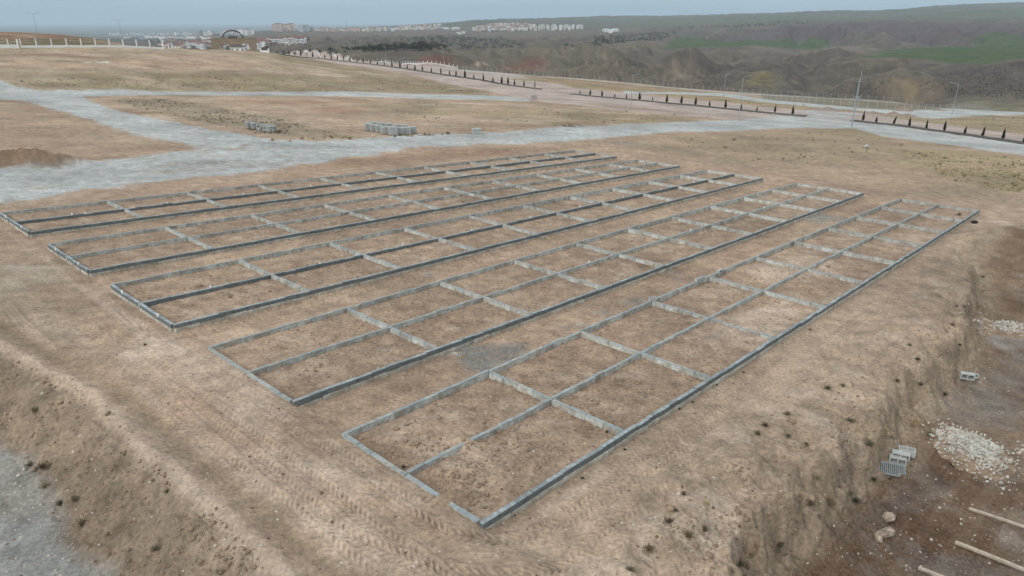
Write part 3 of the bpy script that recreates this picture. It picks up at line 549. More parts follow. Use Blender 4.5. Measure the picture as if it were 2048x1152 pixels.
def build_ground():
    me = bpy.data.meshes.new('ground'); nv = NA * NR + 1
    co = np.empty((nv, 3), np.float32); co[:-1] = np.c_[gx, gy, gz]; co[-1] = (0, 0, float(gz[:NA].mean()))
    i, j = np.meshgrid(np.arange(NR - 1), np.arange(NA), indexing='ij'); jn = (j + 1) % NA
    q = np.stack([i * NA + j, (i + 1) * NA + j, (i + 1) * NA + jn, i * NA + jn], -1).reshape(-1, 4)[:, ::-1]
    t = np.c_[np.arange(NA), (np.arange(NA) + 1) % NA, np.full(NA, nv - 1)][:, ::-1]
    me.vertices.add(nv); me.vertices.foreach_set('co', co.ravel())
    loops = np.concatenate([q.ravel(), t.ravel()]).astype(np.int32); me.loops.add(len(loops)); me.loops.foreach_set('vertex_index', loops)
    start = np.concatenate([np.arange(len(q)) * 4, len(q) * 4 + np.arange(len(t)) * 3]).astype(np.int32)
    me.polygons.add(len(start)); me.polygons.foreach_set('loop_start', start)
    me.polygons.foreach_set('use_smooth', np.ones(len(start), bool)); me.update(calc_edges=True)
    c = np.ones((nv, 4), np.float32); c[:-1, :3] = np.clip(col, .01, .85); c[:-1, 3] = grain; c[-1, :3] = DIRT
    at = me.attributes.new('soil', 'FLOAT_COLOR', 'POINT'); at.data.foreach_set('color', c.ravel())
    m = bpy.data.materials.new('ground_soil'); m.use_nodes = True; T = m.node_tree; N, L = T.nodes, T.links; b = N['Principled BSDF']
    b.inputs['Roughness'].default_value = .95; b.inputs['Specular IOR Level'].default_value = .1
    a = N.new('ShaderNodeAttribute'); a.attribute_name = 'soil'; g = N.new('ShaderNodeNewGeometry')
    def noise(scale, det, lo, hi, a0=.3, a1=.7):
        n = N.new('ShaderNodeTexNoise'); n.inputs['Scale'].default_value = scale; n.inputs['Detail'].default_value = det; L.new(g.outputs['Position'], n.inputs['Vector'])
        r = N.new('ShaderNodeMapRange'); r.inputs['From Min'].default_value = a0; r.inputs['From Max'].default_value = a1; r.inputs['To Min'].default_value = lo; r.inputs['To Max'].default_value = hi
        L.new(n.outputs['Fac'], r.inputs['Value']); return r.outputs[0], n.outputs['Fac']
    f0, _ = noise(.09, 7, .80, 1.2); f1, _ = noise(1.1, 6, .84, 1.16); f2, h2 = noise(7, 6, .76, 1.24); f3, h3 = noise(38, 3, .78, 1.22)
    mu = N.new('ShaderNodeMath'); mu.operation = 'MULTIPLY'; L.new(f1, mu.inputs[0]); L.new(f2, mu.inputs[1])
    mu2 = N.new('ShaderNodeMath'); mu2.operation = 'MULTIPLY'; L.new(mu.outputs[0], mu2.inputs[0]); L.new(f3, mu2.inputs[1])
    mu3 = N.new('ShaderNodeMath'); mu3.operation = 'MULTIPLY'; L.new(mu2.outputs[0], mu3.inputs[0]); L.new(f0, mu3.inputs[1]); mu2 = mu3
    s = N.new('ShaderNodeVectorMath'); s.operation = 'SCALE'; L.new(a.outputs['Color'], s.inputs[0]); L.new(mu2.outputs[0], s.inputs['Scale'])
    vo = N.new('ShaderNodeTexVoronoi'); vo.inputs['Scale'].default_value = 3.4; L.new(g.outputs['Position'], vo.inputs['Vector'])   # pebbles and crumbs
    def spot(colr, size, scale):
        v = N.new('ShaderNodeTexVoronoi'); v.inputs['Scale'].default_value = scale; L.new(g.outputs['Position'], v.inputs['Vector'])
        r = N.new('ShaderNodeMapRange'); r.inputs['From Min'].default_value = size; r.inputs['From Max'].default_value = size * .6; L.new(v.outputs['Distance'], r.inputs['Value'])
        return r.outputs[0]
    def blend(src, fac, c):
        mi = N.new('ShaderNodeMix'); mi.data_type = 'RGBA'; L.new(fac, mi.inputs['Factor']); L.new(src, mi.inputs['A']); mi.inputs['B'].default_value = (*c, 1); return mi.outputs['Result']
    src = blend(s.outputs[0], spot(None, .11, 1.7), (.15, .10, .07)); src = blend(src, spot(None, .10, 2.3), (.52, .47, .40)); src = blend(src, spot(None, .13, 4.1), (.17, .12, .085))
    L.new(src, b.inputs['Base Color'])
    ad = N.new('ShaderNodeMath'); ad.operation = 'MULTIPLY_ADD'; ad.inputs[1].default_value = .35; L.new(h3, ad.inputs[0]); L.new(h2, ad.inputs[2])
    bp = N.new('ShaderNodeBump'); bp.inputs['Strength'].default_value = .7; bp.inputs['Distance'].default_value = .07; L.new(ad.outputs[0], bp.inputs['Height']); L.new(bp.outputs[0], b.inputs['Normal'])
    me.materials.append(m); o = obj('ground', me); tag(o, 'bare tan earth with gravel roads, wheel tracks and far hills', None, None, 'structure'); return o
ground = build_ground()
NAq = 1000; DAZ = GA[1] - GA[0]; LGR = np.log(GR); GZ = gz.reshape(NR, NA)
def gh(x, y):
    """height of the finished ground sheet"""
    x = np.atleast_1d(np.asarray(x, float)); y = np.atleast_1d(np.asarray(y, float))
    az = np.clip((np.arctan2(x, y) - GA[0]) / DAZ, 0, NAq - 1.001); r = np.hypot(x, y)
    j = np.clip(np.searchsorted(GR, r) - 1, 0, NR - 2); f = np.clip((r - GR[j]) / (GR[j + 1] - GR[j]), 0, 1); i = az.astype(int); a = az - i
    return (GZ[j, i] * (1 - a) + GZ[j, i + 1] * a) * (1 - f) + (GZ[j + 1, i] * (1 - a) + GZ[j + 1, i + 1] * a) * f
def gpt(u, v, rmin=0):
    p = g1(u, v, rmin); p[2] = gh(p[0], p[1])[0]; return p
def at(u, Rd): q = place(u, Rd); return np.array([q[0], q[1], gh(q[0], q[1])[0]])
# ------------------------------------------------------------------ materials
M = dict(
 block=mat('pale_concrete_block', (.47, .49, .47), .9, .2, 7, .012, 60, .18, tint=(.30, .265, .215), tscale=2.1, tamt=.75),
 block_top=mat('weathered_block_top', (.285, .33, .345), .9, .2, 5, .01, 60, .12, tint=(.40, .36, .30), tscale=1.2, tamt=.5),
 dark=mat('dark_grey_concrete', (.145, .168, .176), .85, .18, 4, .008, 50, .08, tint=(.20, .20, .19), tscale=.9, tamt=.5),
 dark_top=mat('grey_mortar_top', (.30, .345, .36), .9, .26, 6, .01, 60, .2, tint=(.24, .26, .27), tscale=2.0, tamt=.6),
 low=mat('dusty_lower_blocks', (.50, .485, .43), .95, .18, 6, .015, 50, .12, tint=(.30, .25, .19), tscale=1.8, tamt=.6),
 white=mat('white_paint', (.84, .85, .84), .7, .08, 2), pvc=mat('white_plastic_pipe', (.82, .83, .82), .45, .04, 3),
 steel=mat('galvanised_steel', (.30, .34, .36), .5, .1, 3), iron=mat('dark_iron', (.05, .055, .06), .6, .1, 3), blackp=mat('black_plastic', (.012, .012, .016), .5, .2, 8),
 stone=mat('pale_rubble_stone', (.46, .45, .41), .9, .22, 5, .02, 20, .22, tint=(.33, .28, .22), tscale=2.5, tamt=.5), rock=mat('tan_boulder', (.40, .335, .275), .9, .35, 7, .05, 9, .1, tint=(.26, .20, .15), tscale=4, tamt=.7),
 clod=mat('dry_earth_clods', (.265, .192, .135), .95, .35, 2.2, .0), pebble=mat('light_pebbles', (.46, .42, .36), .9, .3, 3),
 timber=mat('weathered_timber', (.46, .40, .325), .85, .22, 6, .006, 40, .1), pallet=mat('pallet_wood', (.26, .19, .12), .85, .2, 9),
 greyp=mat('grey_plastic', (.24, .27, .28), .6, .12, 8), kerb=mat('dark_kerb_soil', (.085, .078, .07), .95, .35, 1.2, .03, 10),
 cyp=mat('cypress_foliage', (.022, .028, .018), .9, .5, 6, rnd=.3), bark=mat('bark', (.10, .07, .05), .9, .2, 9),
 brown=mat('dry_brown_twigs', (.15, .115, .075), .95, .35, 3, rnd=.25), straw=mat('dry_straw_grass', (.40, .32, .19), .95, .35, 1.5), olive=mat('grey_green_scrub', (.17, .155, .098), .95, .4, 2, rnd=.2), weed=mat('dark_green_weed', (.05, .062, .03), .95, .4, 3, rnd=.2),
 wood=mat('far_scrub_trees', (.060, .066, .046), .95, .45, .05), gate=mat('sandstone_cladding', (.27, .215, .16), .9, .15, .6, rnd=0), roofred=mat('red_roof_tiles', (.20, .095, .078), .9, .2, .3), roofd=mat('dark_slate_roof', (.09, .085, .085), .8, .2, .5),
 heap=mat('pink_gravel_heap', (.27, .215, .185), .95, .25, 1.2, .06, 5), cement=mat('light_concrete', (.40, .42, .41), .9, .12, 4, .01, 30), panel=mat('grey_panel', (.36, .33, .35), .7, .1, 3), grey_pile=mat('grey_chippings', (.33, .34, .33), .95, .4, 12))

# ------------------------------------------------------------------ block foundations
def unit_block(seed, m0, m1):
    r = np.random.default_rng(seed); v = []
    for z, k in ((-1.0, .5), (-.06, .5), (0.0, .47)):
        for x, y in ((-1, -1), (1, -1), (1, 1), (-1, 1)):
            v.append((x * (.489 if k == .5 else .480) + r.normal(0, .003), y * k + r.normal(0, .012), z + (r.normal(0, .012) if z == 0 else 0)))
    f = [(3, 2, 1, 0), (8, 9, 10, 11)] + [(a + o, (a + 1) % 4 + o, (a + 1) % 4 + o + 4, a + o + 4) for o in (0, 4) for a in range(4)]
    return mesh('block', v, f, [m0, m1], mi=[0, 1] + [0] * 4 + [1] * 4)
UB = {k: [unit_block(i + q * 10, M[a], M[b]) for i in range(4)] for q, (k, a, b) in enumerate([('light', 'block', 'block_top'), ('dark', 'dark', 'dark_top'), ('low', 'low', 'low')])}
def wall_blocks(a, b, kind, top, h, wd, L=.70, side=0.0, rr=None, skip=None):
    """blocks of one wall line between plot points a, b; top = offset from the wall-top plane"""
    A = P3(*a, top); B = P3(*b, top); d = B - A; ln = np.linalg.norm(d); d /= ln; n = max(1, int(round(ln / L))); l = ln / n; sd = np.cross(NV, d); res = []
    for i in range(n):
        c = A + d * l * (i + .5) + sd * (side + rr.normal(0, .010)) + NV * rr.normal(0, .011)
        if skip and skip(i, n): continue
        yaw = rr.normal(0, .012); dd = d * math.cos(yaw) + sd * math.sin(yaw); ss = np.cross(NV, dd)
        m = Matrix(((dd[0] * l, ss[0] * wd, NV[0] * h, c[0]), (dd[1] * l, ss[1] * wd, NV[1] * h, c[1]), (dd[2] * l, ss[2] * wd, NV[2] * h, c[2]), (0, 0, 0, 1)))
        res.append((float(np.linalg.norm(c - np.array([0, 0, CAMZ]))), kind, rr.integers(0, 4), m))
    return res
FLAB = ['low concrete block foundation grid beside the eroded cut bank, earth heaped in its corner cell',
        'low concrete block foundation grid alongside the grey gravel patch, fourth row from the gravel road',
        'low concrete block foundation grid with dark middle wall, third row from the gravel road',
        'low concrete block foundation grid with pale middle wall, second row from the gravel road',
        'low concrete block foundation grid with dark middle wall, directly beside the wide gravel road']
stub_me = MB().tube([(0, 0, -.05), (0, 0, .10)], .045, 10).mesh('drain_stub', M['pvc'])
for ri, (a0, a1, c0, c1) in enumerate(ROWT):
    rr = np.random.default_rng(500 + ri); s0, s1 = SK[0], SK[-1]
    lo = lambda s: a0 + (a1 - a0) * (s - s0) / (s1 - s0)
    def hi(s):
        k = (s - s0) / (s1 - s0); return c0 + (c1 - c0) * k + .35 * math.sin(math.pi * k) * (1 if ri < 2 else .3)
    md = lambda s: (lo(s) + hi(s)) / 2 + (.05 if ri == 0 else 0)
    darkmid = ri in (2, 4); W = .15; bl_ = []
    for k in range(10):
        sa, sb = SK[k], SK[k + 1]
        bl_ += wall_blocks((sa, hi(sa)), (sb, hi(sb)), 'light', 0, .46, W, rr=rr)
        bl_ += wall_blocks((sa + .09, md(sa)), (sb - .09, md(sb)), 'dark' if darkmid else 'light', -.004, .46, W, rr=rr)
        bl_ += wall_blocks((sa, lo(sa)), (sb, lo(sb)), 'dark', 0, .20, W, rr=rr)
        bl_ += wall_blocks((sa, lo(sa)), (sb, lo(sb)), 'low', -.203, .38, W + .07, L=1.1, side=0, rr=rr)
    for k, s in enumerate(SK):
        near_end = k == 0
        for ta, tb in ((lo(s) + .1, md(s) - .1), (md(s) + .1, hi(s) - .1)):
            if near_end and ri >= 2:
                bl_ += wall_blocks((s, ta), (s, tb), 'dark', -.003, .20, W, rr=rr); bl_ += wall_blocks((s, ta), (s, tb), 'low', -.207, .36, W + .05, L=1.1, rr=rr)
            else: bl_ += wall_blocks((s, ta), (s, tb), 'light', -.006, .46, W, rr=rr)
        # half blocks filling the junctions
        for t_, kd in ((md(s), 'light'),): bl_ += wall_blocks((s, t_ - .098), (s, t_ + .098), kd, .004, .45, W, L=.2, rr=rr)
    p0 = P3(s0, lo(s0), -.4); root = empty('block_foundation', p0)
    tag(root, FLAB[ri], 'foundation', 'block foundation rows on the plot'); inv = Matrix.Translation(-Vector(p0))
    bl_.sort(key=lambda q: q[0])
    for _, kd, vi, m in bl_[:298]:
        o = bpy.data.objects.new('block', UB[kd][vi]); COL.objects.link(o); o.parent = root; o.matrix_basis = inv @ m
    for kd in ('light', 'dark', 'low'):
        V, Fc, I = [], [], []
        for _, k2, vi, m in bl_[298:]:
            if k2 != kd: continue
            me = UB[kd][vi]; b = len(V); V += [inv @ m @ v.co for v in me.vertices]; Fc += [tuple(i + b for i in p.vertices) for p in me.polygons]; I += [p.material_index for p in me.polygons]
        if V: tag(obj('block_course', mesh('block_course', V, Fc, list(UB[kd][0].materials), mi=I), root), kind='stuff')
    # white pipe stubs set in the walls
    spots = []
    if darkmid: spots = [((SK[k] + SK[k + 1]) / 2, md((SK[k] + SK[k + 1]) / 2)) for k in range(10)]
    elif ri in (1, 3): spots = [((SK[k] + SK[k + 1]) / 2, md((SK[k] + SK[k + 1]) / 2)) for k in range(3, 10, 2)]
    if ri >= 2: spots += [(s0 - .07, lo(s0) + 1.5), (s0 - .07, hi(s0) - 1.7)]
    for s, t_ in spots: o = obj('drain_stub', stub_me, root); o.location = Vector(P3(s, t_)) - Vector(p0)

# ------------------------------------------------------------------ rocks, rubble, loose blocks, beams
def rock_mesh(name, seed, m, sub=1, flat=.75):
    import bmesh
    bm = bmesh.new(); bmesh.ops.create_icosphere(bm, subdivisions=sub, radius=1.0); r = np.random.default_rng(seed)
    ax = r.normal(0, 1, (5, 3)); ax /= np.linalg.norm(ax, axis=1)[:, None]; cut = r.uniform(.45, .85, 5)
    for v in bm.verts:
        p = np.array(v.co)
        for a, c in zip(ax, cut):
            k = p @ a
            if k > c: p = p - a * (k - c)
        p = p * (1 + r.normal(0, .05)); v.co = (p[0], p[1] * .85, p[2] * flat)
    me = bpy.data.meshes.new(name); bm.to_mesh(me); bm.free(); me.materials.append(m); return me
STONES = [rock_mesh('stone', 900 + i, M['stone'], 1) for i in range(6)]
def rubble(center, rx, ry, h, n, size, label, rot=0):
    c = center; root = empty('rubble_heap', c); tag(root, label, 'rubble'); r = np.random.default_rng(int(abs(c[0]) * 100)); rest = MB(); pts = []
    for i in range(n):
        q = r.normal(0, .35, 2); x, y = q[0] * rx, q[1] * ry; x, y = x * math.cos(rot) - y * math.sin(rot), x * math.sin(rot) + y * math.cos(rot)
        k = math.exp(-(q @ q) * 1.6); sz = size * r.lognormal(0, .45); z = gh(c[0] + x, c[1] + y)[0] - c[2] + h * k * r.uniform(.7, 1.0) + sz * .2; pts.append((sz, x, y, z))
    pts.sort(reverse=True)
    for i, (sz, x, y, z) in enumerate(pts):
        rt = tuple(r.uniform(0, 6.28, 3))
        if i < 296: obj('stone', STONES[i % 6], root, (x, y, z), rt, (sz, sz * r.uniform(.7, 1), sz * r.uniform(.6, 1)))
        else:
            mm = Matrix.Rotation(rt[0], 3, 'X') @ Matrix.Rotation(rt[2], 3, 'Z')
            me = STONES[i % 6]; rest.add([mm @ v.co * sz + Vector((x, y, z)) for v in me.vertices], [tuple(p.vertices) for p in me.polygons])
    if rest.v: tag(obj('small_stone', rest.mesh('small_stone', M['stone']), root), kind='stuff')
    # the core of the heap
    ang = np.linspace(0, 2 * math.pi, 28, endpoint=False); V = [(0, 0, h * .85 + gh(c[0], c[1])[0] - c[2])]; Fc = []
    for j, k in enumerate((.35, .65, .95)):
        for a in ang:
            x, y = rx * k * math.cos(a), ry * k * math.sin(a); x, y = x * math.cos(rot) - y * math.sin(rot), x * math.sin(rot) + y * math.cos(rot)
            V.append((x, y, gh(c[0] + x, c[1] + y)[0] - c[2] + h * (.8 * (1 - k * k)) + r.normal(0, .02) - (.06 if j == 2 else 0)))
    n_ = len(ang)
    for a in range(n_):
        Fc.append((0, 1 + a, 1 + (a + 1) % n_))
        for j in (0, 1): Fc.append((1 + j * n_ + a, 1 + (j + 1) * n_ + a, 1 + (j + 1) * n_ + (a + 1) % n_, 1 + j * n_ + (a + 1) % n_))
    obj('heap_core', mesh('heap_core', V, Fc, [M['clod']], True), root)
rubble(gpt(1940, 905), 1.5, 2.0, .5, 1900, .05, 'heap of broken pale stones in the brown yard below the bank', -.25)
rubble(gpt(2085, 915), 1.1, .9, .25, 300, .05, 'scatter of pale stones beyond the large rubble heap', .2)
rubble(gpt(2015, 660), 2.6, 1.4, .25, 420, .06, 'low spread of grey broken stone at the foot of the bank', .3)
rubble(gpt(912, 712), .5, .35, .14, 260, .022, 'little heap of white chippings on the grey gravel patch', .4)
def boulder(u, v, sz, seed, label, rot):
    p = gpt(u, v); o = obj('boulder', rock_mesh('boulder', seed, M['rock'], 3, .8), None, (p[0], p[1], p[2] + sz[2] * .45), rot, sz); tag(o, label, 'boulder'); return o
boulder(1775, 1038, (.27, .25, .25), 31, 'squat tan boulder on tracked brown soil above the jagged one', (0, .2, .6))
boulder(1768, 1072, (.42, .20, .22), 35, 'long jagged tan boulder lying on tracked brown soil', (.1, 0, .25))
boulder(1757, 1081, (.16, .13, .14), 36, 'small tan stone tucked against the jagged boulder', (.3, 0, 1.0))

def hollow_block(seed=0, L=.52, W=.26, H=.24):
    b = MB(); t = .045; b.box(-L / 2, L / 2, -W / 2, -W / 2 + t, 0, H).box(-L / 2, L / 2, W / 2 - t, W / 2, 0, H)
    for x in (-L / 2, -t / 2, L / 2 - t): b.box(x + .001, x + t - .001, -W / 2 + t, W / 2 - t, .002, H - .002)
    b.box(-L / 2 + t, L / 2 - t, -W / 2 + t, W / 2 - t, .003, .03); return b.mesh('hollow_block', M['cement'])
HB = hollow_block()
def loose(u, v, label, rz, rot=None, dz=0, s=1.0, off=(0, 0), on=None, group=None):
    p = np.array(on) if on is not None else gpt(u, v)
    o = obj('hollow_block', HB, None, (p[0] + off[0], p[1] + off[1], p[2] + dz), rot or (0, 0, rz), (s, s, s)); tag(o, label, 'block', group); return o
loose(1794, 920, 'hollow concrete block set on edge, closest to the slotted grey grate', -.42, (math.pi / 2 - .02, 0, -.42), .13, 1.1)
loose(1800, 911, 'hollow concrete block set on edge, middle one of the trio by the grate', -.45, (math.pi / 2 - .02, 0, -.45), .13, 1.15)
loose(1812, 908, 'hollow concrete block lying behind the pair beside the grate', -.40, None, .01, 1.1)
loose(1931, 757, 'hollow concrete block with dark core hole on brown yard', -.35, (math.pi / 2, 0, -.35), .22, 1.1)
loose(1942, 757, 'chipped concrete block leaning at the end of the holed one', .3, (math.pi / 2 - .3, 0, -.1), .18, .8)
def on_wall(s, t_): return P3(s, t_, .005)
loose(0, 0, 'lone hollow block standing on a wall crossing in the outermost foundation row', .3, on=on_wall(30.95, 17.72), s=.75)
bs_ = on_wall(37.1, 17.85)
loose(0, 0, 'hollow block of a touching pair on the outermost foundation wall', .75, on=on_wall(36.0, 17.8), s=.75, group='pair of blocks on the wall')
loose(0, 0, 'hollow block of a touching pair on the outermost foundation wall', .85, on=on_wall(36.5, 17.82), s=.75, group='pair of blocks on the wall')
loose(0, 0, 'hollow block lying on its side farther along the wall than the pair', .8, (math.pi / 2, 0, .8), .1, .8, on=on_wall(38.6, 17.85))
# slotted grate
p = gpt(1780, 950); gr_ = empty('slotted_grate', (p[0], p[1], p[2] + .20)); gr_.rotation_euler = (.22, -.05, -.45); gr_.scale = (1.15, 1.3, 1.2); tag(gr_, 'grey slotted plastic grate lying beside the upright blocks', 'grate')
fr = MB().box(-.40, .40, -.24, -.205, 0, .04).box(-.40, .40, .205, .24, 0, .04).box(-.40, -.365, -.205, .205, 0.001, .039).box(.365, .40, -.205, .205, .001, .039); obj('frame', fr.mesh('frame', M['greyp']), gr_)
sl_me = MB().box(-.015, .015, -.205, .205, .005, .032).mesh('slat', M['greyp'])
for k in range(13): obj('slat', sl_me, gr_, (-.33 + k * .055, 0, 0))
# timber beams
def beam(a, b, w_, label, mm='timber'):
    A, B = Vector(gpt(*a)), Vector(gpt(*b)); A.z += w_ * .5 + .03; B.z += w_ * .5 + .03; L = (B - A).length; m = MB(); N_ = 9
    for i in range(N_ + 1): pass
    r = np.random.default_rng(int(a[0])); V = []; Fc = []
    for i in range(N_ + 1):
        x = L * i / N_; sag = .03 * math.sin(x * .9 + r.random() * .05); c = .012
        for y, z in ((-1, -1 + c * 8), (-1 + c * 8, -1), (1 - c * 8, -1), (1, -1 + c * 8), (1, 1 - c * 8), (1 - c * 8, 1), (-1 + c * 8, 1), (-1, 1 - c * 8)): V.append((x, y * w_ / 2 + sag, z * w_ * .5 + sag))
    for i in range(N_):
        for k in range(8): Fc.append((i * 8 + k, i * 8 + (k + 1) % 8, (i + 1) * 8 + (k + 1) % 8, (i + 1) * 8 + k))
    Fc += [tuple(range(8))[::-1], tuple(range(N_ * 8, N_ * 8 + 8))]
    o = obj('timber_beam', mesh('timber_beam', V, Fc, [M[mm]]), None, A); d = (B - A).normalized(); o.rotation_mode = 'QUATERNION'; o.rotation_quaternion = d.to_track_quat('X', 'Z'); tag(o, label, 'beam')
beam((1936, 1022), (2110, 1082), .075, 'thin tan timber beam lying closest to the stone rubble heap')
beam((1909, 1089), (2110, 1174), .095, 'thick pale timber beam lying between two other beams')
beam((1836, 1139), (1980, 1200), .09, 'pale timber beam farthest from the rubble heap, close to the boulders')
# black sack
p = gpt(1948, 446); V = []; Fc = []; r = np.random.default_rng(5)
sack = rock_mesh('plastic_sack', 77, M['blackp'], 3, .45); tag(obj('plastic_sack', sack, None, (p[0], p[1], p[2] + .08), (0, 0, .4), (.36, .26, .42)), 'crumpled black plastic sack beside the end of the foundation wall', 'sack')
# loose white pipe inside a cell
A, B = Vector(P3(15.9, 56.2, -.2)), Vector(P3(16.6, 55.5, -.2)); A.z = gh(A.x, A.y)[0] + .06; B.z = gh(B.x, B.y)[0] + .06
m = MB().tube([A, (A + B) / 2, B], .055, 10).mesh('plastic_pipe', M['pvc']); tag(obj('plastic_pipe', m), 'short length of white plastic pipe dropped inside a foundation cell', 'pipe')

# ------------------------------------------------------------------ pallets of blocks
def pallet_parts(seed, mess=0.0):
    r = np.random.default_rng(seed); base = MB()
    for y in (-.5, 0, .5): base.box(-.55, .55, y - .05, y + .05, 0, .09)
    for k in range(7): base.box(-.55 + k * .165, -.55 + k * .165 + .11, -.56, .56, .0905, .115)
    st_ = MB(); nl = 5
    for z in range(nl):
        for i in range(3):
            for j in range(5):
                if r.random() < mess * (.15 + .5 * z / nl): continue
                o = r.normal(0, .008 + mess * .05, 2); x = -.54 + i * .36 + o[0]; y = -.55 + j * .22 + o[1]
                st_.box(x + .014, x + .346, y + .012, y + .208, .117 + z * .2, .117 + z * .2 + .192)
    return base.mesh('pallet_base', M['pallet']), st_.mesh('stacked_blocks', M['cement'])
PAL = [pallet_parts(i, 0.0) for i in range(2)]; PALM = [pallet_parts(10 + i, .55) for i in range(3)]
def pallet(u, v, rz, lab, group, pr, s=1.0, off=(0, 0)):
    p = gpt(u, v); p = np.array([p[0] + off[0], p[1] + off[1], 0]); p[2] = gh(p[0], p[1])[0] + .01
    root = empty('block_pallet', p, rz); root.scale = (s, s, s); tag(root, lab, 'pallet', group); obj('pallet_base', pr[0], root); tag(obj('stacked_blocks', pr[1], root), kind='stuff')
for i, (u, v) in enumerate([(737, 261), (748, 263), (759, 265), (770, 268), (786, 270.5), (800, 269.5), (814, 269), (826, 267.5)]):
    pallet(u, v, .35 + .05 * math.sin(i * 3), 'neat cube of grey concrete blocks on a pallet in the tight cluster', 'clustered block pallets', PAL[i % 2], 1.0 if i != 4 else 1.15)
for i, (u, v) in enumerate([(748, 258), (762, 259.5), (778, 261), (792, 263), (808, 264)]):
    pallet(u, v, .35, 'neat cube of grey concrete blocks on a pallet in the tight cluster', 'clustered block pallets', PAL[i % 2])
for i, (u, v) in enumerate([(500, 257), (511, 259), (523, 261.5), (534, 263), (545, 265)]):
    pallet(u, v, .6 + i * .2, 'collapsed pallet of jumbled grey blocks in the ragged line', 'collapsed block pallets', PALM[i % 3], .88)
for u, v in [(953, 268), (1733, 296)]:
    p = gpt(u, v); root = empty('concrete_chamber' if u < 1000 else 'concrete_lump', p, .3)
    if u < 1000:
        b = MB().box(-.62, .62, -.55, .55, 0, .75); obj('chamber_body', b.mesh('chamber_body', M['cement']), root); obj('chamber_lid', MB().box(-.68, .68, -.60, .60, .752, .86).mesh('chamber_lid', M['cement']), root)
        tag(root, 'small white concrete inspection chamber at the gravel road edge', 'chamber')
    else:
        obj('lump_body', rock_mesh('lump_body', 41, M['cement'], 2, 1.0), root, (0, 0, .25), None, (.42, .35, .4)); obj('lump_crust', rock_mesh('lump_crust', 43, M['cement'], 2, .5), root, (.4, .1, .1), None, (.4, .35, .3)); tag(root, 'grey lump of broken concrete alone on the bare field', 'concrete')

# ------------------------------------------------------------------ median strips, cypresses, lamps
def strip(name, line, wd, h, m):
    pts = gp([q[0] for q in line], [q[1] for q in line])[:, :2]; dense = []
    for a, b in zip(pts[:-1], pts[1:]):
        n = max(2, int(np.linalg.norm(b - a) / 4)); dense += [a + (b - a) * k / n for k in range(n)]
    dense.append(pts[-1]); dense = np.array(dense); tg = np.gradient(dense, axis=0); tg /= np.linalg.norm(tg, axis=1)[:, None] + 1e-9; nm = np.c_[-tg[:, 1], tg[:, 0]]; V = []; Fc = []
    for i in range(len(dense)):
        z = gh(dense[i, 0], dense[i, 1])[0]
        for o, hh in ((-1, -.5), (-1, h), (-.8, h + .05), (0, h + .10), (.8, h + .05), (1, h), (1, -.5)):
            q = dense[i] + nm[i] * o * wd / 2; V.append((q[0], q[1], z + hh))
    for i in range(len(dense) - 1):
        for k in range(6): Fc.append((i * 7 + k, i * 7 + k + 1, (i + 1) * 7 + k + 1, (i + 1) * 7 + k))
    return obj(name, mesh(name, V, [f[::-1] for f in Fc], [m]))
for ln in ([(562, 109.5), (640, 117), (768, 132), (900, 151.5), (1000, 168), (1082, 179)], [(1142, 188.5), (1260, 199.5), (1394, 212), (1500, 223), (1609, 233)], [(1706, 242), (1793, 251.5), (1900, 266), (2048, 287), (2160, 303)]):
    tag(strip('median_strip', ln, 3.0, .16, M['kerb']), 'dark kerbed planting strip between the two road lanes', None, None, 'structure')
def cypress_mesh(seed):
    r = np.random.default_rng(seed); V = []; Fc = []
    for i in range(420):
        z = r.beta(1.1, 1.5); rad = .30 * (1 - z) ** .75 * (.55 + .45 * min(1, z * 6)) * (.7 + .45 * r.random()); a = r.uniform(0, 6.28)
        c = np.array([math.cos(a) * rad, math.sin(a) * rad, .16 + z * 1.72]); s = .05 + .05 * r.random(); d = r.normal(0, 1, (3, 3)) * s * np.array([.7, .7, 1.5]); b = len(V)
        V += [c + d[0], c + d[1], c + d[2] + (0, 0, s)]; Fc.append((b, b + 1, b + 2))
    n = 8
    b = len(V)   # dense core
    for z, k in ((.15, .10), (.5, .2), (1.1, .14), (1.8, .01)):
        for a in range(n): V.append((math.cos(a * 6.283 / n) * k, math.sin(a * 6.283 / n) * k, z))
    for j in range(3):
        for a in range(n): Fc.append((b + j * n + a, b + j * n + (a + 1) % n, b + (j + 1) * n + (a + 1) % n, b + (j + 1) * n + a))
    return mesh('crown', V, Fc, [M['cyp']])
CYP = [cypress_mesh(i) for i in range(4)]; trunk_me = MB().tube([(0, 0, -.1), (0, 0, .4), (0, 0, .9)], [.045, .04, .02], 7).mesh('trunk', M['bark'])
def cypress(u, v, h, lean, lab, grp):
    p = gpt(u, v); root = empty('cypress_tree', (p[0], p[1], p[2] + .22)); s = h / 1.9; wd_ = s * random.uniform(.75, 1.15); root.scale = (wd_, wd_, s); root.rotation_euler = (random.gauss(0, .03), lean, random.uniform(0, 6)); tag(root, lab, 'tree', grp)
    obj('crown', CYP[random.randrange(4)], root); obj('trunk', trunk_me, root)
L1 = [568, 579, 590, 602, 614, 626, 638, 650, 663, 675, 688, 700, 714, 727, 741, 755, 769, 784, 800, 815, 830, 845, 863, 882, 899, 912, 930, 948, 967, 986, 1003, 1016, 1029, 1048, 1069]
for u in L1: cypress(u, np.interp(u, [562, 640, 768, 900, 1000, 1082], [109.3, 116.8, 131.8, 151.3, 167.8, 178.8]), random.choice([1.4, 1.9, 2.1, 2.3, 2.6, 2.8]), random.gauss(0, .05), 'slim dark young cypress in the median row running up to the stone gate', 'cypresses towards the gate')
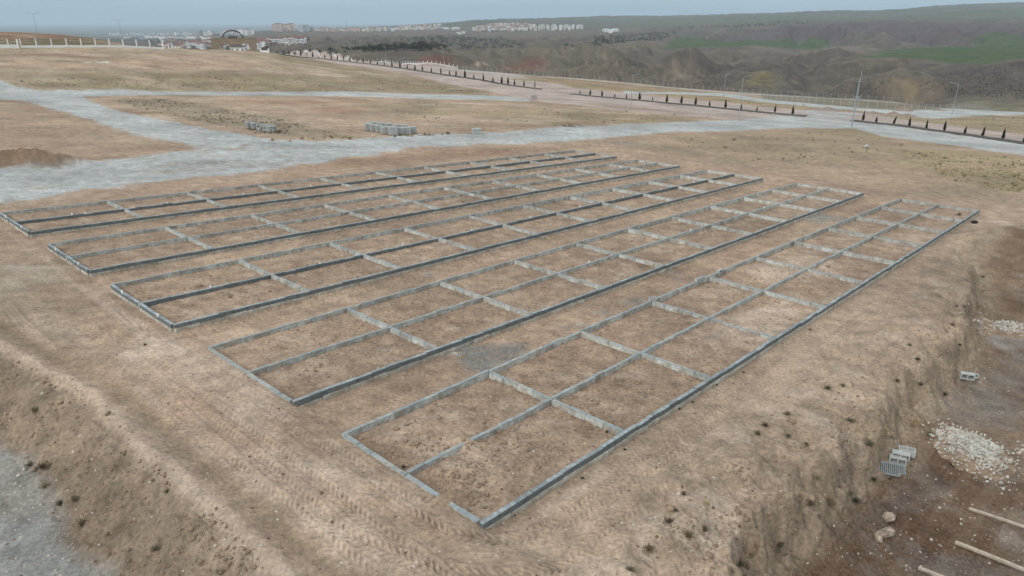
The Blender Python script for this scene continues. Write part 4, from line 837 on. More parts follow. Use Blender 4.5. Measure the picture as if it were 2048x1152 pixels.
for u in [1160, 1180, 1204, 1229, 1253, 1279, 1305, 1333, 1362, 1391, 1419, 1451, 1482, 1513, 1549, 1585]: cypress(u, np.interp(u, [1142, 1260, 1394, 1500, 1609], [188.2, 199.2, 211.7, 222.7, 232.7]), random.choice([1.3, 1.6, 1.8, 2.0, 2.3]), random.gauss(0, .08), 'slim dark young cypress in the median row between the two road junctions', 'cypresses between the junctions')
for u in [1725, 1752, 1786, 1818, 1852, 1888, 1928, 1964, 2005, 2046]: cypress(u, np.interp(u, [1706, 1793, 1900, 2048], [241.8, 251.2, 265.7, 286.7]), random.choice([1.5, 1.8, 2.0, 2.2]), random.gauss(.08, .07), 'slim dark young cypress in the median row past the power pole', 'cypresses past the power pole')
def lamp(u, v, h, lab, arms=1, az=0.0, grp=None, rmin=0, off=None):
    p = gpt(u, v, rmin) if rmin != 'R' else at(u, v); root = empty('street_lamp', p, az); tag(root, lab, 'street lamp', grp)
    obj('pole', MB().tube([(0, 0, -.3), (0, 0, h * .5), (0, 0, h)], [.09, .075, .05], 8).mesh('pole', M['steel']), root); obj('base_plate', MB().box(-.22, .22, -.22, .22, -.1, .10).mesh('base_plate', M['cement']), root)
    for k in range(arms):
        sg = 1 if k == 0 else -1
        arm_ = obj('arm', MB().tube([(0, 0, h - .1), (sg * .8, 0, h + .15), (sg * 1.6, 0, h + .25)], .05, 6).mesh('arm', M['steel']), root); obj('lamp_head', MB().box(sg * 1.9 - .42, sg * 1.9 + .42, -.15, .15, h + .2, h + .32).mesh('lamp_head', M['steel']), arm_)
    return root
lamp(82, 312, 10.5, 'double armed street lamp against the grassy hill behind the white wall', 2, .2, rmin='R')
lamp(248, 372, 10.0, 'double armed street lamp where the grassy hill meets the town', 2, .2, rmin='R')
lamp(371, 440, 11, 'faint double armed street lamp standing before the hazy town', 2, .2, rmin='R')
for (u, v, h) in [(773, 131, 8.5), (888, 144, 8.4), (1008, 164, 8.0)]: lamp(u, v, h, 'grey street lamp on the verge beside the long cypress row', 1, 2.3, 'lamps along the cypress row')
lamp(1069, 199, 8.2, 'grey street lamp rising behind the square grey panel', 1, .5)
lamp(1261, 221, 8.6, 'grey street lamp on bare ground by the pink road lane', 1, .6); lamp(1447, 193, 8.6, 'grey street lamp beside the far pale track', 1, .4)
lamp(1477, 240, 9.6, 'grey street lamp at the wide gravel road edge, arm raised', 1, .5); lamp(1903, 233, 9.6, 'grey street lamp with bent arm above the dry grass by the fence', 1, 2.8)
p = gpt(1068, 203); root = empty('notice_panel', p, .1); obj('board', MB().box(-.85, .85, -.04, .04, .5, 1.7).mesh('board', M['panel']), root)
for x in (-.5, .5): obj('leg', MB().tube([(x, .09, -.1), (x, .09, 1.5)], .04, 6).mesh('leg', M['steel']), root)
tag(root, 'square grey blank panel on short legs beside the street lamp', 'panel')
p = gpt(1703, 255); root = empty('power_pole', p, .5); tag(root, 'tall blue grey power pole with crossbars at the road junction', 'power pole')
obj('pole', MB().tube([(0, 0, -.3), (0, 0, 5), (0, 0, 10.4)], [.18, .14, .09], 8).mesh('pole', M['steel']), root); obj('transformer_box', MB().box(-.45, .45, -.4, -.12, 5.8, 6.8).mesh('transformer_box', M['steel']), root)
for z in (6.6, 9.9): obj('crossbar', MB().box(-.9, .9, .10, .2, z, z + .12).mesh('crossbar', M['steel']), root)
obj('mast', MB().tube([(.28, 0, 6.2), (.28, 0, 12.2)], .05, 6).mesh('mast', M['steel']), root)

# ------------------------------------------------------------------ fences
def resample(line, step, rmin=0):
    q = np.array([place(a, b) for a, b in line]) if rmin == 'R' else gp([a for a, _ in line], [b for _, b in line], rmin)[:, :2]; d = np.r_[0, np.cumsum(np.linalg.norm(np.diff(q, axis=0), axis=1))]; n = max(2, int(d[-1] / step) + 1)
    t_ = np.linspace(0, d[-1], n); return np.c_[np.interp(t_, d, q[:, 0]), np.interp(t_, d, q[:, 1])]
def wire_fence(line, step, h, lab, rmin=0):
    q = resample(line, step, rmin); z = gh(q[:, 0], q[:, 1]); p0 = Vector((q[0, 0], q[0, 1], z[0])); root = empty('wire_fence', p0); tag(root, lab, 'fence')
    pm = MB().tube([(0, 0, -.4), (0, 0, h)], .07, 6).add([(0, 0, 0)], []).mesh('post', M['cement']); w = MB()
    for (x, y), zz in zip(q, z): obj('post', pm, root, (x - p0.x, y - p0.y, zz - p0.z), (random.gauss(0, .02), random.gauss(0, .02), 0))
    for k in (.25, .6, .95, 1.3, 1.65): w.tube([(x - p0.x, y - p0.y, zz - p0.z + k * h / 1.8) for (x, y), zz in zip(q, z)], .012, 3)
    tag(obj('wire_strand', w.mesh('wire_strand', M['steel']), root), kind='stuff')
wire_fence([(925, 380), (960, 368), (1045, 386), (1100, 398), (1200, 394), (1300, 386), (1394, 374), (1500, 362), (1600, 366), (1700, 370), (1800, 371), (1884, 368)], 3.2, 2.0, 'wire fence on concrete posts along the outer pale track', 'R')
wire_fence([(1478, 190), (1540, 199), (1622, 208), (1700, 214.5), (1800, 219.5), (1900, 222), (2070, 222.5)], 3.0, 2.2, 'wire fence on concrete posts edging the grey scrub hollow')
def white_fence(lines, step, hw, hp, lab, rmin=0, rail=True):
    q = resample(lines, step, rmin); z = gh(q[:, 0], q[:, 1]); p0 = Vector((q[0, 0], q[0, 1], z[0])); root = empty('boundary_wall', p0); tag(root, lab, 'wall')
    pm = MB().box(-.17, .17, -.17, .17, -.5, hp).box(-.22, .22, -.22, .22, hp + .001, hp + .08).mesh('post', M['white']); base = MB(); bars = MB()
    for i, ((x, y), zz) in enumerate(zip(q, z)):
        o = obj('post', pm, root, (x - p0.x, y - p0.y, zz - p0.z))
        if i + 1 < len(q):
            a = Vector((x, y, zz)) - p0; b = Vector((q[i + 1, 0], q[i + 1, 1], z[i + 1])) - p0; d = (b - a); n = Vector((-d.y, d.x, 0)).normalized() * .11; V = []
            o.rotation_euler.z = math.atan2(d.y, d.x)
            for e_ in (a, b):
                for s_, hh in ((-1, -.6), (1, -.6), (1, hw), (-1, hw)): V.append(e_ + n * s_ + Vector((0, 0, hh)))
            base.add(V, [(0, 1, 2, 3), (7, 6, 5, 4), (0, 4, 5, 1), (1, 5, 6, 2), (2, 6, 7, 3), (3, 7, 4, 0)])
            if rail:
                for hh in (hw + .25, hp - .2): bars.tube([a + Vector((0, 0, hh)), b + Vector((0, 0, hh))], .03, 4)
                for k in range(1, 9): c = a + d * k / 9; bars.tube([c + Vector((0, 0, hw)), c + Vector((0, 0, hp - .15))], .018, 4)
    obj('wall_base', base.mesh('wall_base', M['white']), root)
    if bars.v: obj('railing', bars.mesh('railing', M['iron']), root)
white_fence([(-60, 296), (0, 296), (38, 296)], 2.6, 1.2, 2.9, 'short white wall with square posts before the red earth slope', 'R')
white_fence([(44, 299), (137, 299), (215, 301), (327, 305)], 4.3, .75, 2.9, 'long white wall with tall square posts below the grassy hill', 'R')
white_fence([(338, 335), (400, 400), (428, 430)], 6, .25, 1.7, 'low row of white wall posts peeping over the field crest', 'R', False)
white_fence([(548, 105), (640, 114.5), (700, 119.8), (770, 124), (837, 129), (915, 135.8)], 3.4, .5, 2.1, 'white wall with square posts along the road lane beyond the cypresses', 0, False)

# ------------------------------------------------------------------ gate and gatehouses
gp0 = at(470, 478); root = empty('stone_gate', gp0, .25); root.scale = (.92, .92, .92); tag(root, 'wide brown stone gate with two arches and black hoop on top', 'gate')
def arch_wall(x0, x1, H, D, arches, m):
    xs = sorted(set(np.round(np.concatenate([np.linspace(x0, x1, 12)] + [np.linspace(c - w_, c + w_, 17) for c, w_, _ in arches]), 3))); b = MB()
    def soff(x, mid):
        for c, w_, h_ in arches:
            if abs(mid - c) < w_: return h_ - w_ + math.sqrt(max(w_ * w_ - (x - c) ** 2, 0)) if True else 0
        return -1.0
    for a, c in zip(xs[:-1], xs[1:]):
        za, zc = soff(a, (a + c) / 2), soff(c, (a + c) / 2)
        b.add([(a, -D, za), (c, -D, zc), (c, D, zc), (a, D, za), (a, -D, H), (c, -D, H), (c, D, H), (a, D, H)], [(0, 1, 5, 4), (2, 3, 7, 6), (4, 5, 6, 7), (3, 2, 1, 0)] + ([(0, 4, 7, 3)] if a == xs[0] else []) + ([(1, 2, 6, 5)] if c == xs[-1] else []))
    return b.mesh('arch_wall', m)
obj('arch_wall', arch_wall(-14, 14, 9.3, 1.6, [(-6.2, 4.0, 6.2), (6.6, 3.4, 6.2)], M['gate']), root)
obj('cornice', MB().box(-14.2, 14.2, -1.8, 1.8, 9.302, 9.6).mesh('cornice', M['gate']), root)
ring = MB().tube([(6.2 * math.cos(a) - .3, 0, 9.5 + 4.6 * math.sin(a)) for a in np.linspace(0, math.pi, 25)], .42, 8); obj('hoop', ring.mesh('hoop', M['iron'], True), root)
obj('name_plinth', MB().box(-3.2, 2.4, -.5, .5, 9.602, 10.5).mesh('name_plinth', M['iron']), root)
for x in (-1.4, .6): obj('strut', MB().tube([(x, 0, 10.3), (x * .6, 0, 13.9)], .10, 6).mesh('strut', M['iron']), root)
def small_house(u, v, L, W, H, lab, m1, m2, rmin=0, rz=.2, nm='gatehouse'):
    p = at(u, v); root = empty(nm, p, rz); tag(root, lab, 'building'); obj('wall', MB().box(-L / 2, L / 2, -W / 2, W / 2, -1, H).mesh('wall', m1), root)
    o = .7; r_ = MB().add([(-L / 2 - o, -W / 2 - o, H + .01), (L / 2 + o, -W / 2 - o, H + .01), (L / 2 + o, W / 2 + o, H + .01), (-L / 2 - o, W / 2 + o, H + .01), (-L / 5, 0, H + 1.4), (L / 5, 0, H + 1.4)], [(3, 2, 1, 0), (0, 1, 5, 4), (1, 2, 5), (2, 3, 4, 5), (3, 0, 4)]); obj('roof', r_.mesh('roof', m2), root)
    for x in np.linspace(-L / 2 + .9, L / 2 - .9, max(2, int(L / 2))): obj('window', MB().box(x - .4, x + .4, -W / 2 - .05, -W / 2 + .02, .9, 2.2).mesh('window', M['iron']), root)
small_house(476, 455, 7.5, 4, 3.3, 'white gatehouse with dark hipped roof in front of the stone gate', M['white'], M['roofd'], 430)
p = at(529, 448); root = empty('entry_wing', p, .2); tag(root, 'white entry wing with two tall pillars beside the stone gate', 'building'); obj('wall', MB().box(-2, 2, -.6, .6, -.5, 2.2).mesh('wall', M['white']), root)
for x in (-2.25, 2.25): obj('pillar', MB().box(x - .24, x + .24, -.7, .7, -.5, 3.4).mesh('pillar', M['white']), root)
# ------------------------------------------------------------------ far town
def facade(name, c):
    m = bpy.data.materials.new(name); m.use_nodes = True; N, L = m.node_tree.nodes, m.node_tree.links; b = N['Principled BSDF']; b.inputs['Roughness'].default_value = .85
    t = N.new('ShaderNodeTexCoord'); s = N.new('ShaderNodeSeparateXYZ'); L.new(t.outputs['Object'], s.inputs[0])
    def cells(sock, per, duty):
        a = N.new('ShaderNodeMath'); a.operation = 'DIVIDE'; L.new(sock, a.inputs[0]); a.inputs[1].default_value = per; f = N.new('ShaderNodeMath'); f.operation = 'FRACT'; L.new(a.outputs[0], f.inputs[0])
        g = N.new('ShaderNodeMath'); g.operation = 'GREATER_THAN'; L.new(f.outputs[0], g.inputs[0]); g.inputs[1].default_value = duty; return g.outputs[0]
    ad = N.new('ShaderNodeMath'); L.new(s.outputs['X'], ad.inputs[0]); L.new(s.outputs['Y'], ad.inputs[1])
    mu = N.new('ShaderNodeMath'); mu.operation = 'MULTIPLY'; L.new(cells(s.outputs['Z'], 3.0, .55), mu.inputs[0]); L.new(cells(ad.outputs[0], 3.6, .5), mu.inputs[1])
    oi = N.new('ShaderNodeObjectInfo'); r = N.new('ShaderNodeMapRange'); r.inputs['To Min'].default_value = .82; r.inputs['To Max'].default_value = 1.12; L.new(oi.outputs['Random'], r.inputs['Value'])
    v = N.new('ShaderNodeVectorMath'); v.operation = 'SCALE'; v.inputs[0].default_value = c; L.new(r.outputs[0], v.inputs['Scale'])
    mi = N.new('ShaderNodeMix'); mi.data_type = 'RGBA'; L.new(mu.outputs[0], mi.inputs['Factor']); L.new(v.outputs[0], mi.inputs['A']); mi.inputs['B'].default_value = (.16, .175, .20, 1); L.new(mi.outputs['Result'], b.inputs['Base Color']); return m
FC = dict(white=facade('white_render_facade', (.80, .80, .78)), cream=facade('cream_render_facade', (.72, .65, .54)), pink=facade('pink_render_facade', (.66, .50, .43)), grey=facade('grey_render_facade', (.44, .46, .48)))
SHED = mat('pale_blue_sheet', (.55, .66, .70), .6, .05, .1)
BM = {}
def building(u, v, L, W, H, wallc, roofc, lab, grp, rmin, rz=None, hip=2.5):
    p = gpt(u, v, rmin); rz = rz if rz is not None else random.uniform(-.5, .5); root = empty('apartment_block' if H > 8 else ('villa' if H > 4.5 else 'low_shed'), p, rz); tag(root, lab, 'building', grp)
    k = (round(L), round(W), round(H), wallc, roofc)
    if k not in BM:
        L, W, H = k[:3]; o = .8
        wm = MB().box(-L / 2, L / 2, -W / 2, W / 2, -6, H).box(-L / 2 - 1.2, -L / 6, -W / 2 - 1.2, -W / 2 - .01, 2.5, H - .4).box(L / 6, L / 2 + 1.2, -W / 2 - 1.2, -W / 2 - .01, 2.5, H - .4).mesh('wall', FC[wallc])
        if roofc == 'flat': rm = MB().box(-L / 2 - .3, L / 2 + .3, -W / 2 - .3, W / 2 + .3, H + .01, H + .9).box(-2, 2, -2, 2, H + .91, H + 3).mesh('roof', FC['grey'] if wallc != 'grey' else M['cement'])
        else: rm = MB().add([(-L / 2 - o, -W / 2 - o, H + .01), (L / 2 + o, -W / 2 - o, H + .01), (L / 2 + o, W / 2 + o, H + .01), (-L / 2 - o, W / 2 + o, H + .01), (-max(L - W, 2) / 2, 0, H + hip), (max(L - W, 2) / 2, 0, H + hip)], [(3, 2, 1, 0), (0, 1, 5, 4), (1, 2, 5), (2, 3, 4, 5), (3, 0, 4)]).mesh('roof', SHED if roofc == 'sheet' else M['roofred'])
        BM[k] = (wm, rm)
    obj('wall', BM[k][0], root); obj('roof', BM[k][1], root); return root
rc = random.Random(3)
def cluster(us, vfun, L, W, H, wc, rf, lab, grp, rmin, jit=1.0, rz=None):
    for u in us: building(u + rc.uniform(-jit, jit), vfun(u), rc.choice(L), rc.choice(W), rc.choice(H), *(lambda c_, r_: (c_, r_, lab.replace('{c}', c_).replace('{r}', {'hip': 'red hipped roof', 'flat': 'flat roof', 'sheet': 'pale blue roof'}[r_])))(rc.choice(wc), rf if isinstance(rf, str) else rc.choice(rf)), grp, rmin, rz)
lin = lambda a, b, n: list(np.linspace(a, b, n))
cluster(lin(222, 425, 40), lambda u: 71 + rc.uniform(-1.5, 1.5), [10, 12], [10, 12], [17, 20, 24], ['white', 'white', 'cream', 'grey'], 'flat', 'slender {c} apartment tower with {r} in the hazy tower row', 'hazy tower row', 2400)
cluster(lin(255, 430, 13), lambda u: 77 + rc.uniform(-2, 2), [26, 34], [14], [8, 10], ['white', 'white', 'grey'], ['hip', 'flat'], 'long low {c} building with {r} between the towers and the villas', 'low white town buildings', 1600)
cluster(lin(325, 535, 44), lambda u: 91 + rc.uniform(-8, 5), [12, 14, 16], [10, 12], [6, 7], ['white', 'cream', 'pink'], 'hip', 'small {c} villa with {r} in the valley behind the gate', 'valley villas', 800)
cluster([444, 453, 462, 474, 483, 493, 499, 504], lambda u: 70 + rc.uniform(-1, 1), [15, 17], [13], [17, 20], ['white'], ['hip', 'flat'], 'tall white apartment block with {r} seen over the stone gate', 'white blocks over the gate', 2200)
cluster([552, 557, 569, 577, 584], lambda u: 63, [28], [18], [27, 30], ['pink'], 'hip', 'big pink apartment block standing apart on the skyline', 'pink skyline blocks', 2300, .5, .1)
cluster([604, 615, 620], lambda u: 63, [22], [18], [17, 24], ['grey'], 'flat', 'grey stepped tower block next to the pink row', 'grey stepped towers', 2300, .5)
cluster(lin(628, 716, 12), lambda u: 63.2, [13, 15], [12], [12, 14], ['pink', 'cream', 'pink'], 'hip', '{c} apartment block with {r} in the even skyline row', 'even skyline row', 2300, .7, .1)
cluster(lin(729, 880, 22), lambda u: np.interp(u, [729, 880], [62.5, 58]) + rc.uniform(-1, .6), [12, 15, 18], [12], [11, 14, 16], ['cream', 'white', 'grey', 'cream'], ['flat', 'hip'], '{c} apartment block with {r} in the row climbing the bare hill', 'climbing cream row', 2300)
cluster(lin(800, 880, 9), lambda u: np.interp(u, [800, 880], [56, 52]), [13, 16], [11], [10, 12], ['pink', 'white'], 'hip', '{c} block with {r} on the brow above the climbing row', 'blocks on the brow', 2600)
cluster(lin(540, 607, 10), lambda u: 82.5 + rc.uniform(-.4, .4), [11], [10], [6], ['white'], 'hip', 'small white house in the straight terrace on the bare slope', 'straight white terrace', 1000, .3, .1)
cluster([891, 911], lambda u: 58.5, [36], [16], [5], ['white'], 'sheet', 'long pale blue shed between the two town quarters', 'blue sheds', 2300, .3, .05)
cluster([919, 926], lambda u: 68, [14], [10], [7], ['white'], 'hip', 'white red roofed house on top of the wooded hill', 'houses on the wooded hill', 1400, .3)
for base, n, a, b in ((61, 14, 948, 1050), (57, 15, 955, 1060), (53.5, 13, 965, 1062), (50.5, 10, 985, 1060)):
    cluster(lin(a, b, n), lambda u, base=base: base + rc.uniform(-.9, .9), [11, 13, 15], [10, 11], [9, 11, 13], ['white', 'pink', 'cream'], 'hip', '{c} apartment house with {r} in the stepped hillside quarter', 'red roofed hillside quarter', 2000)
cluster(lin(1063, 1163, 13), lambda u: 61 + rc.uniform(-2, 1) - (u - 1063) * .02, [8, 9], [9], [16, 18], ['white', 'white', 'cream'], 'flat', 'plain {c} apartment cube beside the red roofed quarter', 'white cubes', 2000, 1)
cluster(lin(1070, 1160, 8), lambda u: 55, [10], [9], [14], ['white', 'grey'], 'hip', '{c} block with {r} behind the apartment cubes', 'blocks behind the cubes', 2600, 1)
cluster([1209, 1216, 1223, 1230], lambda u: 63.5, [16, 24], [12], [7], ['white'], 'sheet', 'white works building with blue roof alone on the slope', 'white works', 1600, .5)
p = gpt(694, 62.5, 2300); root = empty('radio_mast', p); tag(root, 'thin grey radio mast rising above the even skyline row', 'mast'); obj('shaft', MB().tube([(0, 0, -4), (0, 0, 46)], [2.0, .8], 6).mesh('shaft', M['steel']), root); obj('antenna', MB().tube([(0, 0, 46), (0, 0, 56)], .5, 6).mesh('antenna', M['steel']), root)

# ------------------------------------------------------------------ scrub woods (far), tufts, clods
def in_poly(n, poly, seed):
    r = np.random.default_rng(seed); P = np.array(poly, float); lo, hi = P.min(0), P.max(0); res = np.zeros((0, 2))
    while len(res) < n:
        q = r.uniform(lo, hi, (n * 3, 2)); ins = np.zeros(len(q), bool)
        for (ax, ay), (bx, by) in zip(P, np.roll(P, -1, 0)): c = (ay > q[:, 1]) != (by > q[:, 1]); ins ^= c & (q[:, 0] < ax + (q[:, 1] - ay) / (by - ay + 1e-9) * (bx - ax))
        res = np.r_[res, q[ins]]
    return res[:n]
def batch(name, unitV, unitF, pos, scl, mats, seed, mi=None, tilt=.3, squash=None):
    r = np.random.default_rng(seed); n = len(pos); k = len(unitV); U = np.asarray(unitV, float); a = r.uniform(0, 6.28, n)
    V = np.repeat(U[None], n, 0) * (1 + r.normal(0, .12, (n, k, 1))); c, s = np.cos(a)[:, None], np.sin(a)[:, None]
    X = V[..., 0] * c - V[..., 1] * s; Y = V[..., 0] * s + V[..., 1] * c; Z = V[..., 2]
    W = np.stack([X, Y, Z], -1) * scl[:, None, None] + pos[:, None, :]
    Fc = (np.asarray(unitF)[None] + (np.arange(n) * k)[:, None, None]).reshape(-1, len(unitF[0]))
    me = bpy.data.meshes.new(name); me.vertices.add(n * k); me.vertices.foreach_set('co', W.astype(np.float32).ravel()); L = len(unitF[0])
    me.loops.add(Fc.size); me.loops.foreach_set('vertex_index', Fc.astype(np.int32).ravel()); me.polygons.add(len(Fc)); me.polygons.foreach_set('loop_start', (np.arange(len(Fc)) * L).astype(np.int32))
    for m in mats: me.materials.append(m)
    if len(mats) > 1: me.polygons.foreach_set('material_index', np.repeat(r.integers(0, len(mats), n), len(unitF)).astype(np.int32))
    me.update(calc_edges=True); return me
_g = (1 + 5 ** .5) / 2
ICO = np.array([(-1, _g, 0), (1, _g, 0), (-1, -_g, 0), (1, -_g, 0), (0, -1, _g), (0, 1, _g), (0, -1, -_g), (0, 1, -_g), (_g, 0, -1), (_g, 0, 1), (-_g, 0, -1), (-_g, 0, 1)]) / 1.902
ICF = [(0, 11, 5), (0, 5, 1), (0, 1, 7), (0, 7, 10), (0, 10, 11), (1, 5, 9), (5, 11, 4), (11, 10, 2), (10, 7, 6), (7, 1, 8), (3, 9, 4), (3, 4, 2), (3, 2, 6), (3, 6, 8), (3, 8, 9), (4, 9, 5), (2, 4, 11), (6, 2, 10), (8, 6, 7), (9, 8, 1)]
def leafy(n, seed):
    r = np.random.default_rng(seed); V = []; Fc = []
    for i in range(n):
        d = r.normal(0, 1, 3); d /= np.linalg.norm(d); c = d * r.uniform(.45, 1) * np.array([1, 1, .8]) + (0, 0, .75); t_ = r.normal(0, .3, (3, 3)); b = len(V); V += [c + t_[0], c + t_[1], c + t_[2]]; Fc.append((b, b + 1, b + 2))
    return V, Fc
LV, LF = leafy(26, 1)
def wood(name, polys, n, rmin, size, lab, seed):
    pts = np.concatenate([in_poly(n_, p_, seed + i) for i, (p_, n_) in enumerate(zip(polys, n))]); g = gp(pts[:, 0], pts[:, 1], rmin); g[:, 2] = gh(g[:, 0], g[:, 1])
    r = np.random.default_rng(seed); tag(obj(name, batch(name, LV, LF, g, r.uniform(.5, 1.2, len(g)) * size, [M['wood']], seed)), lab, None, None, 'stuff')
wood('scrub_wood', [[(560, 110), (640, 98), (760, 96), (1000, 92), (1010, 96), (900, 102), (700, 106)], [(800, 78), (900, 69), (1010, 74), (1060, 92), (960, 97), (860, 96)], [(690, 100), (830, 84), (900, 95), (760, 101)]], [110, 480, 420], 620, 1.7, 'dark scrub and young pines covering the hill below the town', 31)
wood('orchard_cover', [[(1350, 58), (1560, 42), (1640, 46), (1480, 56)], [(1180, 76), (1360, 62), (1350, 70), (1200, 84)], [(1120, 92), (1340, 72), (1345, 76), (1160, 95)]], [160, 140, 120], 1200, 3.2, 'rows of dark orchard trees on the far slopes', 41)
wood('town_trees', [[(240, 76), (430, 74), (530, 84), (540, 98), (340, 97), (300, 88)], [(940, 64), (1060, 52), (1100, 62)]], [420, 90], 700, 3.0, 'dark trees between the villas of the valley town', 51)
wood('slope_scrub', [[(870, 130), (1000, 105), (1300, 98), (1320, 155), (1100, 145)], [(1340, 165), (1500, 110), (1720, 118), (1800, 150), (1740, 190), (1500, 175)], [(1820, 180), (1900, 140), (2060, 122), (2060, 205)]], [700, 900, 700], 460, .5, 'low dark scrub dotted over the bare slopes', 61)
# grass tufts
def tuft(nb, seed, spread=.8):
    r = np.random.default_rng(seed); V = []; Fc = []
    for i in range(nb):
        a = r.uniform(0, 6.28); o = r.uniform(0, .35); lean = r.uniform(.2, spread); h = r.uniform(.5, 1); x, y = math.cos(a), math.sin(a); b = len(V); w_ = .05
        V += [(x * o - y * w_, y * o + x * w_, -.08), (x * o + y * w_, y * o - x * w_, -.08), (x * (o + lean), y * (o + lean), h)]; Fc.append((b, b + 1, b + 2))
    return V, Fc
TV, TF = tuft(22, 3)
def tufts(name, regs, size, mats, lab, seed):
    pts = np.concatenate([in_poly(n_, p_, seed + i) for i, (p_, n_) in enumerate(regs)]); g = gp(pts[:, 0], pts[:, 1]); g[:, 2] = gh(g[:, 0], g[:, 1]); r = np.random.default_rng(seed)
    keep = fbm(g[:, 0] / 5, g[:, 1] / 5, seed, 3) > -.12; g = g[keep]; sc_ = size * r.lognormal(0, .4, len(g))
    tag(obj(name, batch(name, TV, TF, g, sc_, mats, seed)), lab, None, None, 'stuff')
tufts('dry_grass', [([(225, 200), (330, 198), (560, 238), (700, 276), (560, 276), (320, 228)], 1000), ([(0, 165), (300, 144), (800, 160), (990, 189), (200, 178)], 1100), ([(720, 205), (980, 208), (1180, 226), (1130, 246), (800, 240)], 250), ([(1150, 212), (1500, 244), (1400, 243), (1180, 248)], 160), ([(1300, 275), (1560, 262), (1700, 262), (1820, 290), (1600, 330), (1450, 318)], 260), ([(560, 110), (820, 150), (990, 188), (760, 165)], 350)], .21, [M['olive'], M['straw'], M['olive'], M['brown']], 'dry olive and brown grass tufts on the fallow fields', 71)
tufts('straw_grass', [([(1800, 300), (2060, 318), (2060, 395), (1900, 360)], 800), ([(1040, 152), (1467, 188), (1620, 212), (1690, 222), (1467, 206), (1150, 172)], 400), ([(1700, 220), (1900, 245), (2060, 268), (2060, 238), (1880, 234)], 450), ([(550, 280), (840, 272), (900, 270), (700, 276)], 90)], .20, [M['straw'], M['straw'], M['olive']], 'pale straw grass on the right hand field and road verges', 81)
# clods and pebbles
def scatter(name, regs, size, m, lab, seed, sig=.55, squash=.7):
    pts = np.concatenate([in_poly(n_, p_, seed + i) for i, (p_, n_) in enumerate(regs)]); g = gp(pts[:, 0], pts[:, 1]); g[:, 2] = gh(g[:, 0], g[:, 1]); r = np.random.default_rng(seed)
    keep = (fbm(g[:, 0] / 1.6, g[:, 1] / 1.6, seed, 3) + r.normal(0, .25, len(g))) > -.05; g = g[keep]; s_ = size * r.lognormal(0, sig, len(g)); g[:, 2] += s_ * .15
    V = ICO * np.array([1, .85, squash]); tag(obj(name, batch(name, V, ICF, g, s_, [m], seed)), lab, None, None, 'stuff')
CELLS5 = [(700, 870), (1803, 400), (1950, 425), (965, 1030)]
scatter('soil_clods', [(CELLS5, 4200), ([(430, 695), (1595, 370), (1720, 388), (590, 800)], 2800), ([(240, 570), (1420, 340), (1520, 356), (360, 645)], 1500), ([(1250, 1150), (1340, 1010), (1560, 860), (1800, 700), (1930, 570), (1990, 640), (1760, 920), (1500, 1150)], 2200), ([(0, 700), (200, 800), (400, 990), (560, 1150), (200, 1150), (100, 980), (0, 870)], 1700), ([(840, 1000), (900, 930), (1060, 910), (1040, 960), (960, 1030)], 500)], .025, M['clod'], 'crumbly clods of dug earth in the cells and on the banks', 91)
scatter('pale_pebbles', [(CELLS5, 380), ([(420, 700), (1595, 370), (1720, 388), (590, 800)], 200), ([(1250, 1150), (1560, 860), (1930, 570), (1990, 640), (1500, 1150)], 350), ([(1560, 1150), (1800, 900), (2048, 640), (2048, 1150)], 700), ([(0, 880), (60, 930), (190, 1150), (0, 1150)], 500), ([(300, 940), (420, 980), (600, 1150), (480, 1150)], 250), ([(700, 1000), (1400, 900), (1300, 1150), (800, 1150)], 200)], .017, M['pebble'], 'light pebbles and stone chips strewn over the bare soil', 101)
# gravel heaps by the far track
for i, (u, v, rx, h, lab) in enumerate([(1655, 221, 5.0, 1.8, 'broad pink gravel heap beside the median end'), (1786, 231, 4.2, 1.9, 'pointed tan gravel heap in front of the pink one by the fence'), (1805, 222, 4.0, 2.2, 'pink gravel heap with the highest peak by the fence'), (1815, 232, 3.6, 1.3, 'low pink gravel heap beside the pointed tan heap'), (1745, 227, 3.5, 1.2, 'low spread gravel heap near the power pole'), (1875, 221, 3.6, 1.0, 'flat grey gravel heap against the wire fence')]):
    p = gpt(u, v); h *= .65; rx *= .85; r = np.random.default_rng(i); V = [(0, 0, h)]; Fc = []; na = 26
    for j, k in enumerate((.25, .5, .75, 1.0, 1.15)):
        for a in range(na):
            q = k * rx * (1 + .12 * math.sin(a * .9 + i) + r.normal(0, .03)); x, y = q * math.cos(a * 2 * math.pi / na), q * .7 * math.sin(a * 2 * math.pi / na); V.append((x, y, gh(p[0] + x, p[1] + y)[0] - p[2] + h * max(0, 1 - k) ** 1.1 + r.normal(0, .04) - (.3 if j == 4 else 0)))
    for a in range(na):
        Fc.append((0, 1 + a, 1 + (a + 1) % na))
        for j in range(4): Fc.append((1 + j * na + a, 1 + (j + 1) * na + a, 1 + (j + 1) * na + (a + 1) % na, 1 + j * na + (a + 1) % na))
    tag(obj('gravel_heap', mesh('gravel_heap', V, Fc, [M['heap']], True), None, p), lab, 'heap')
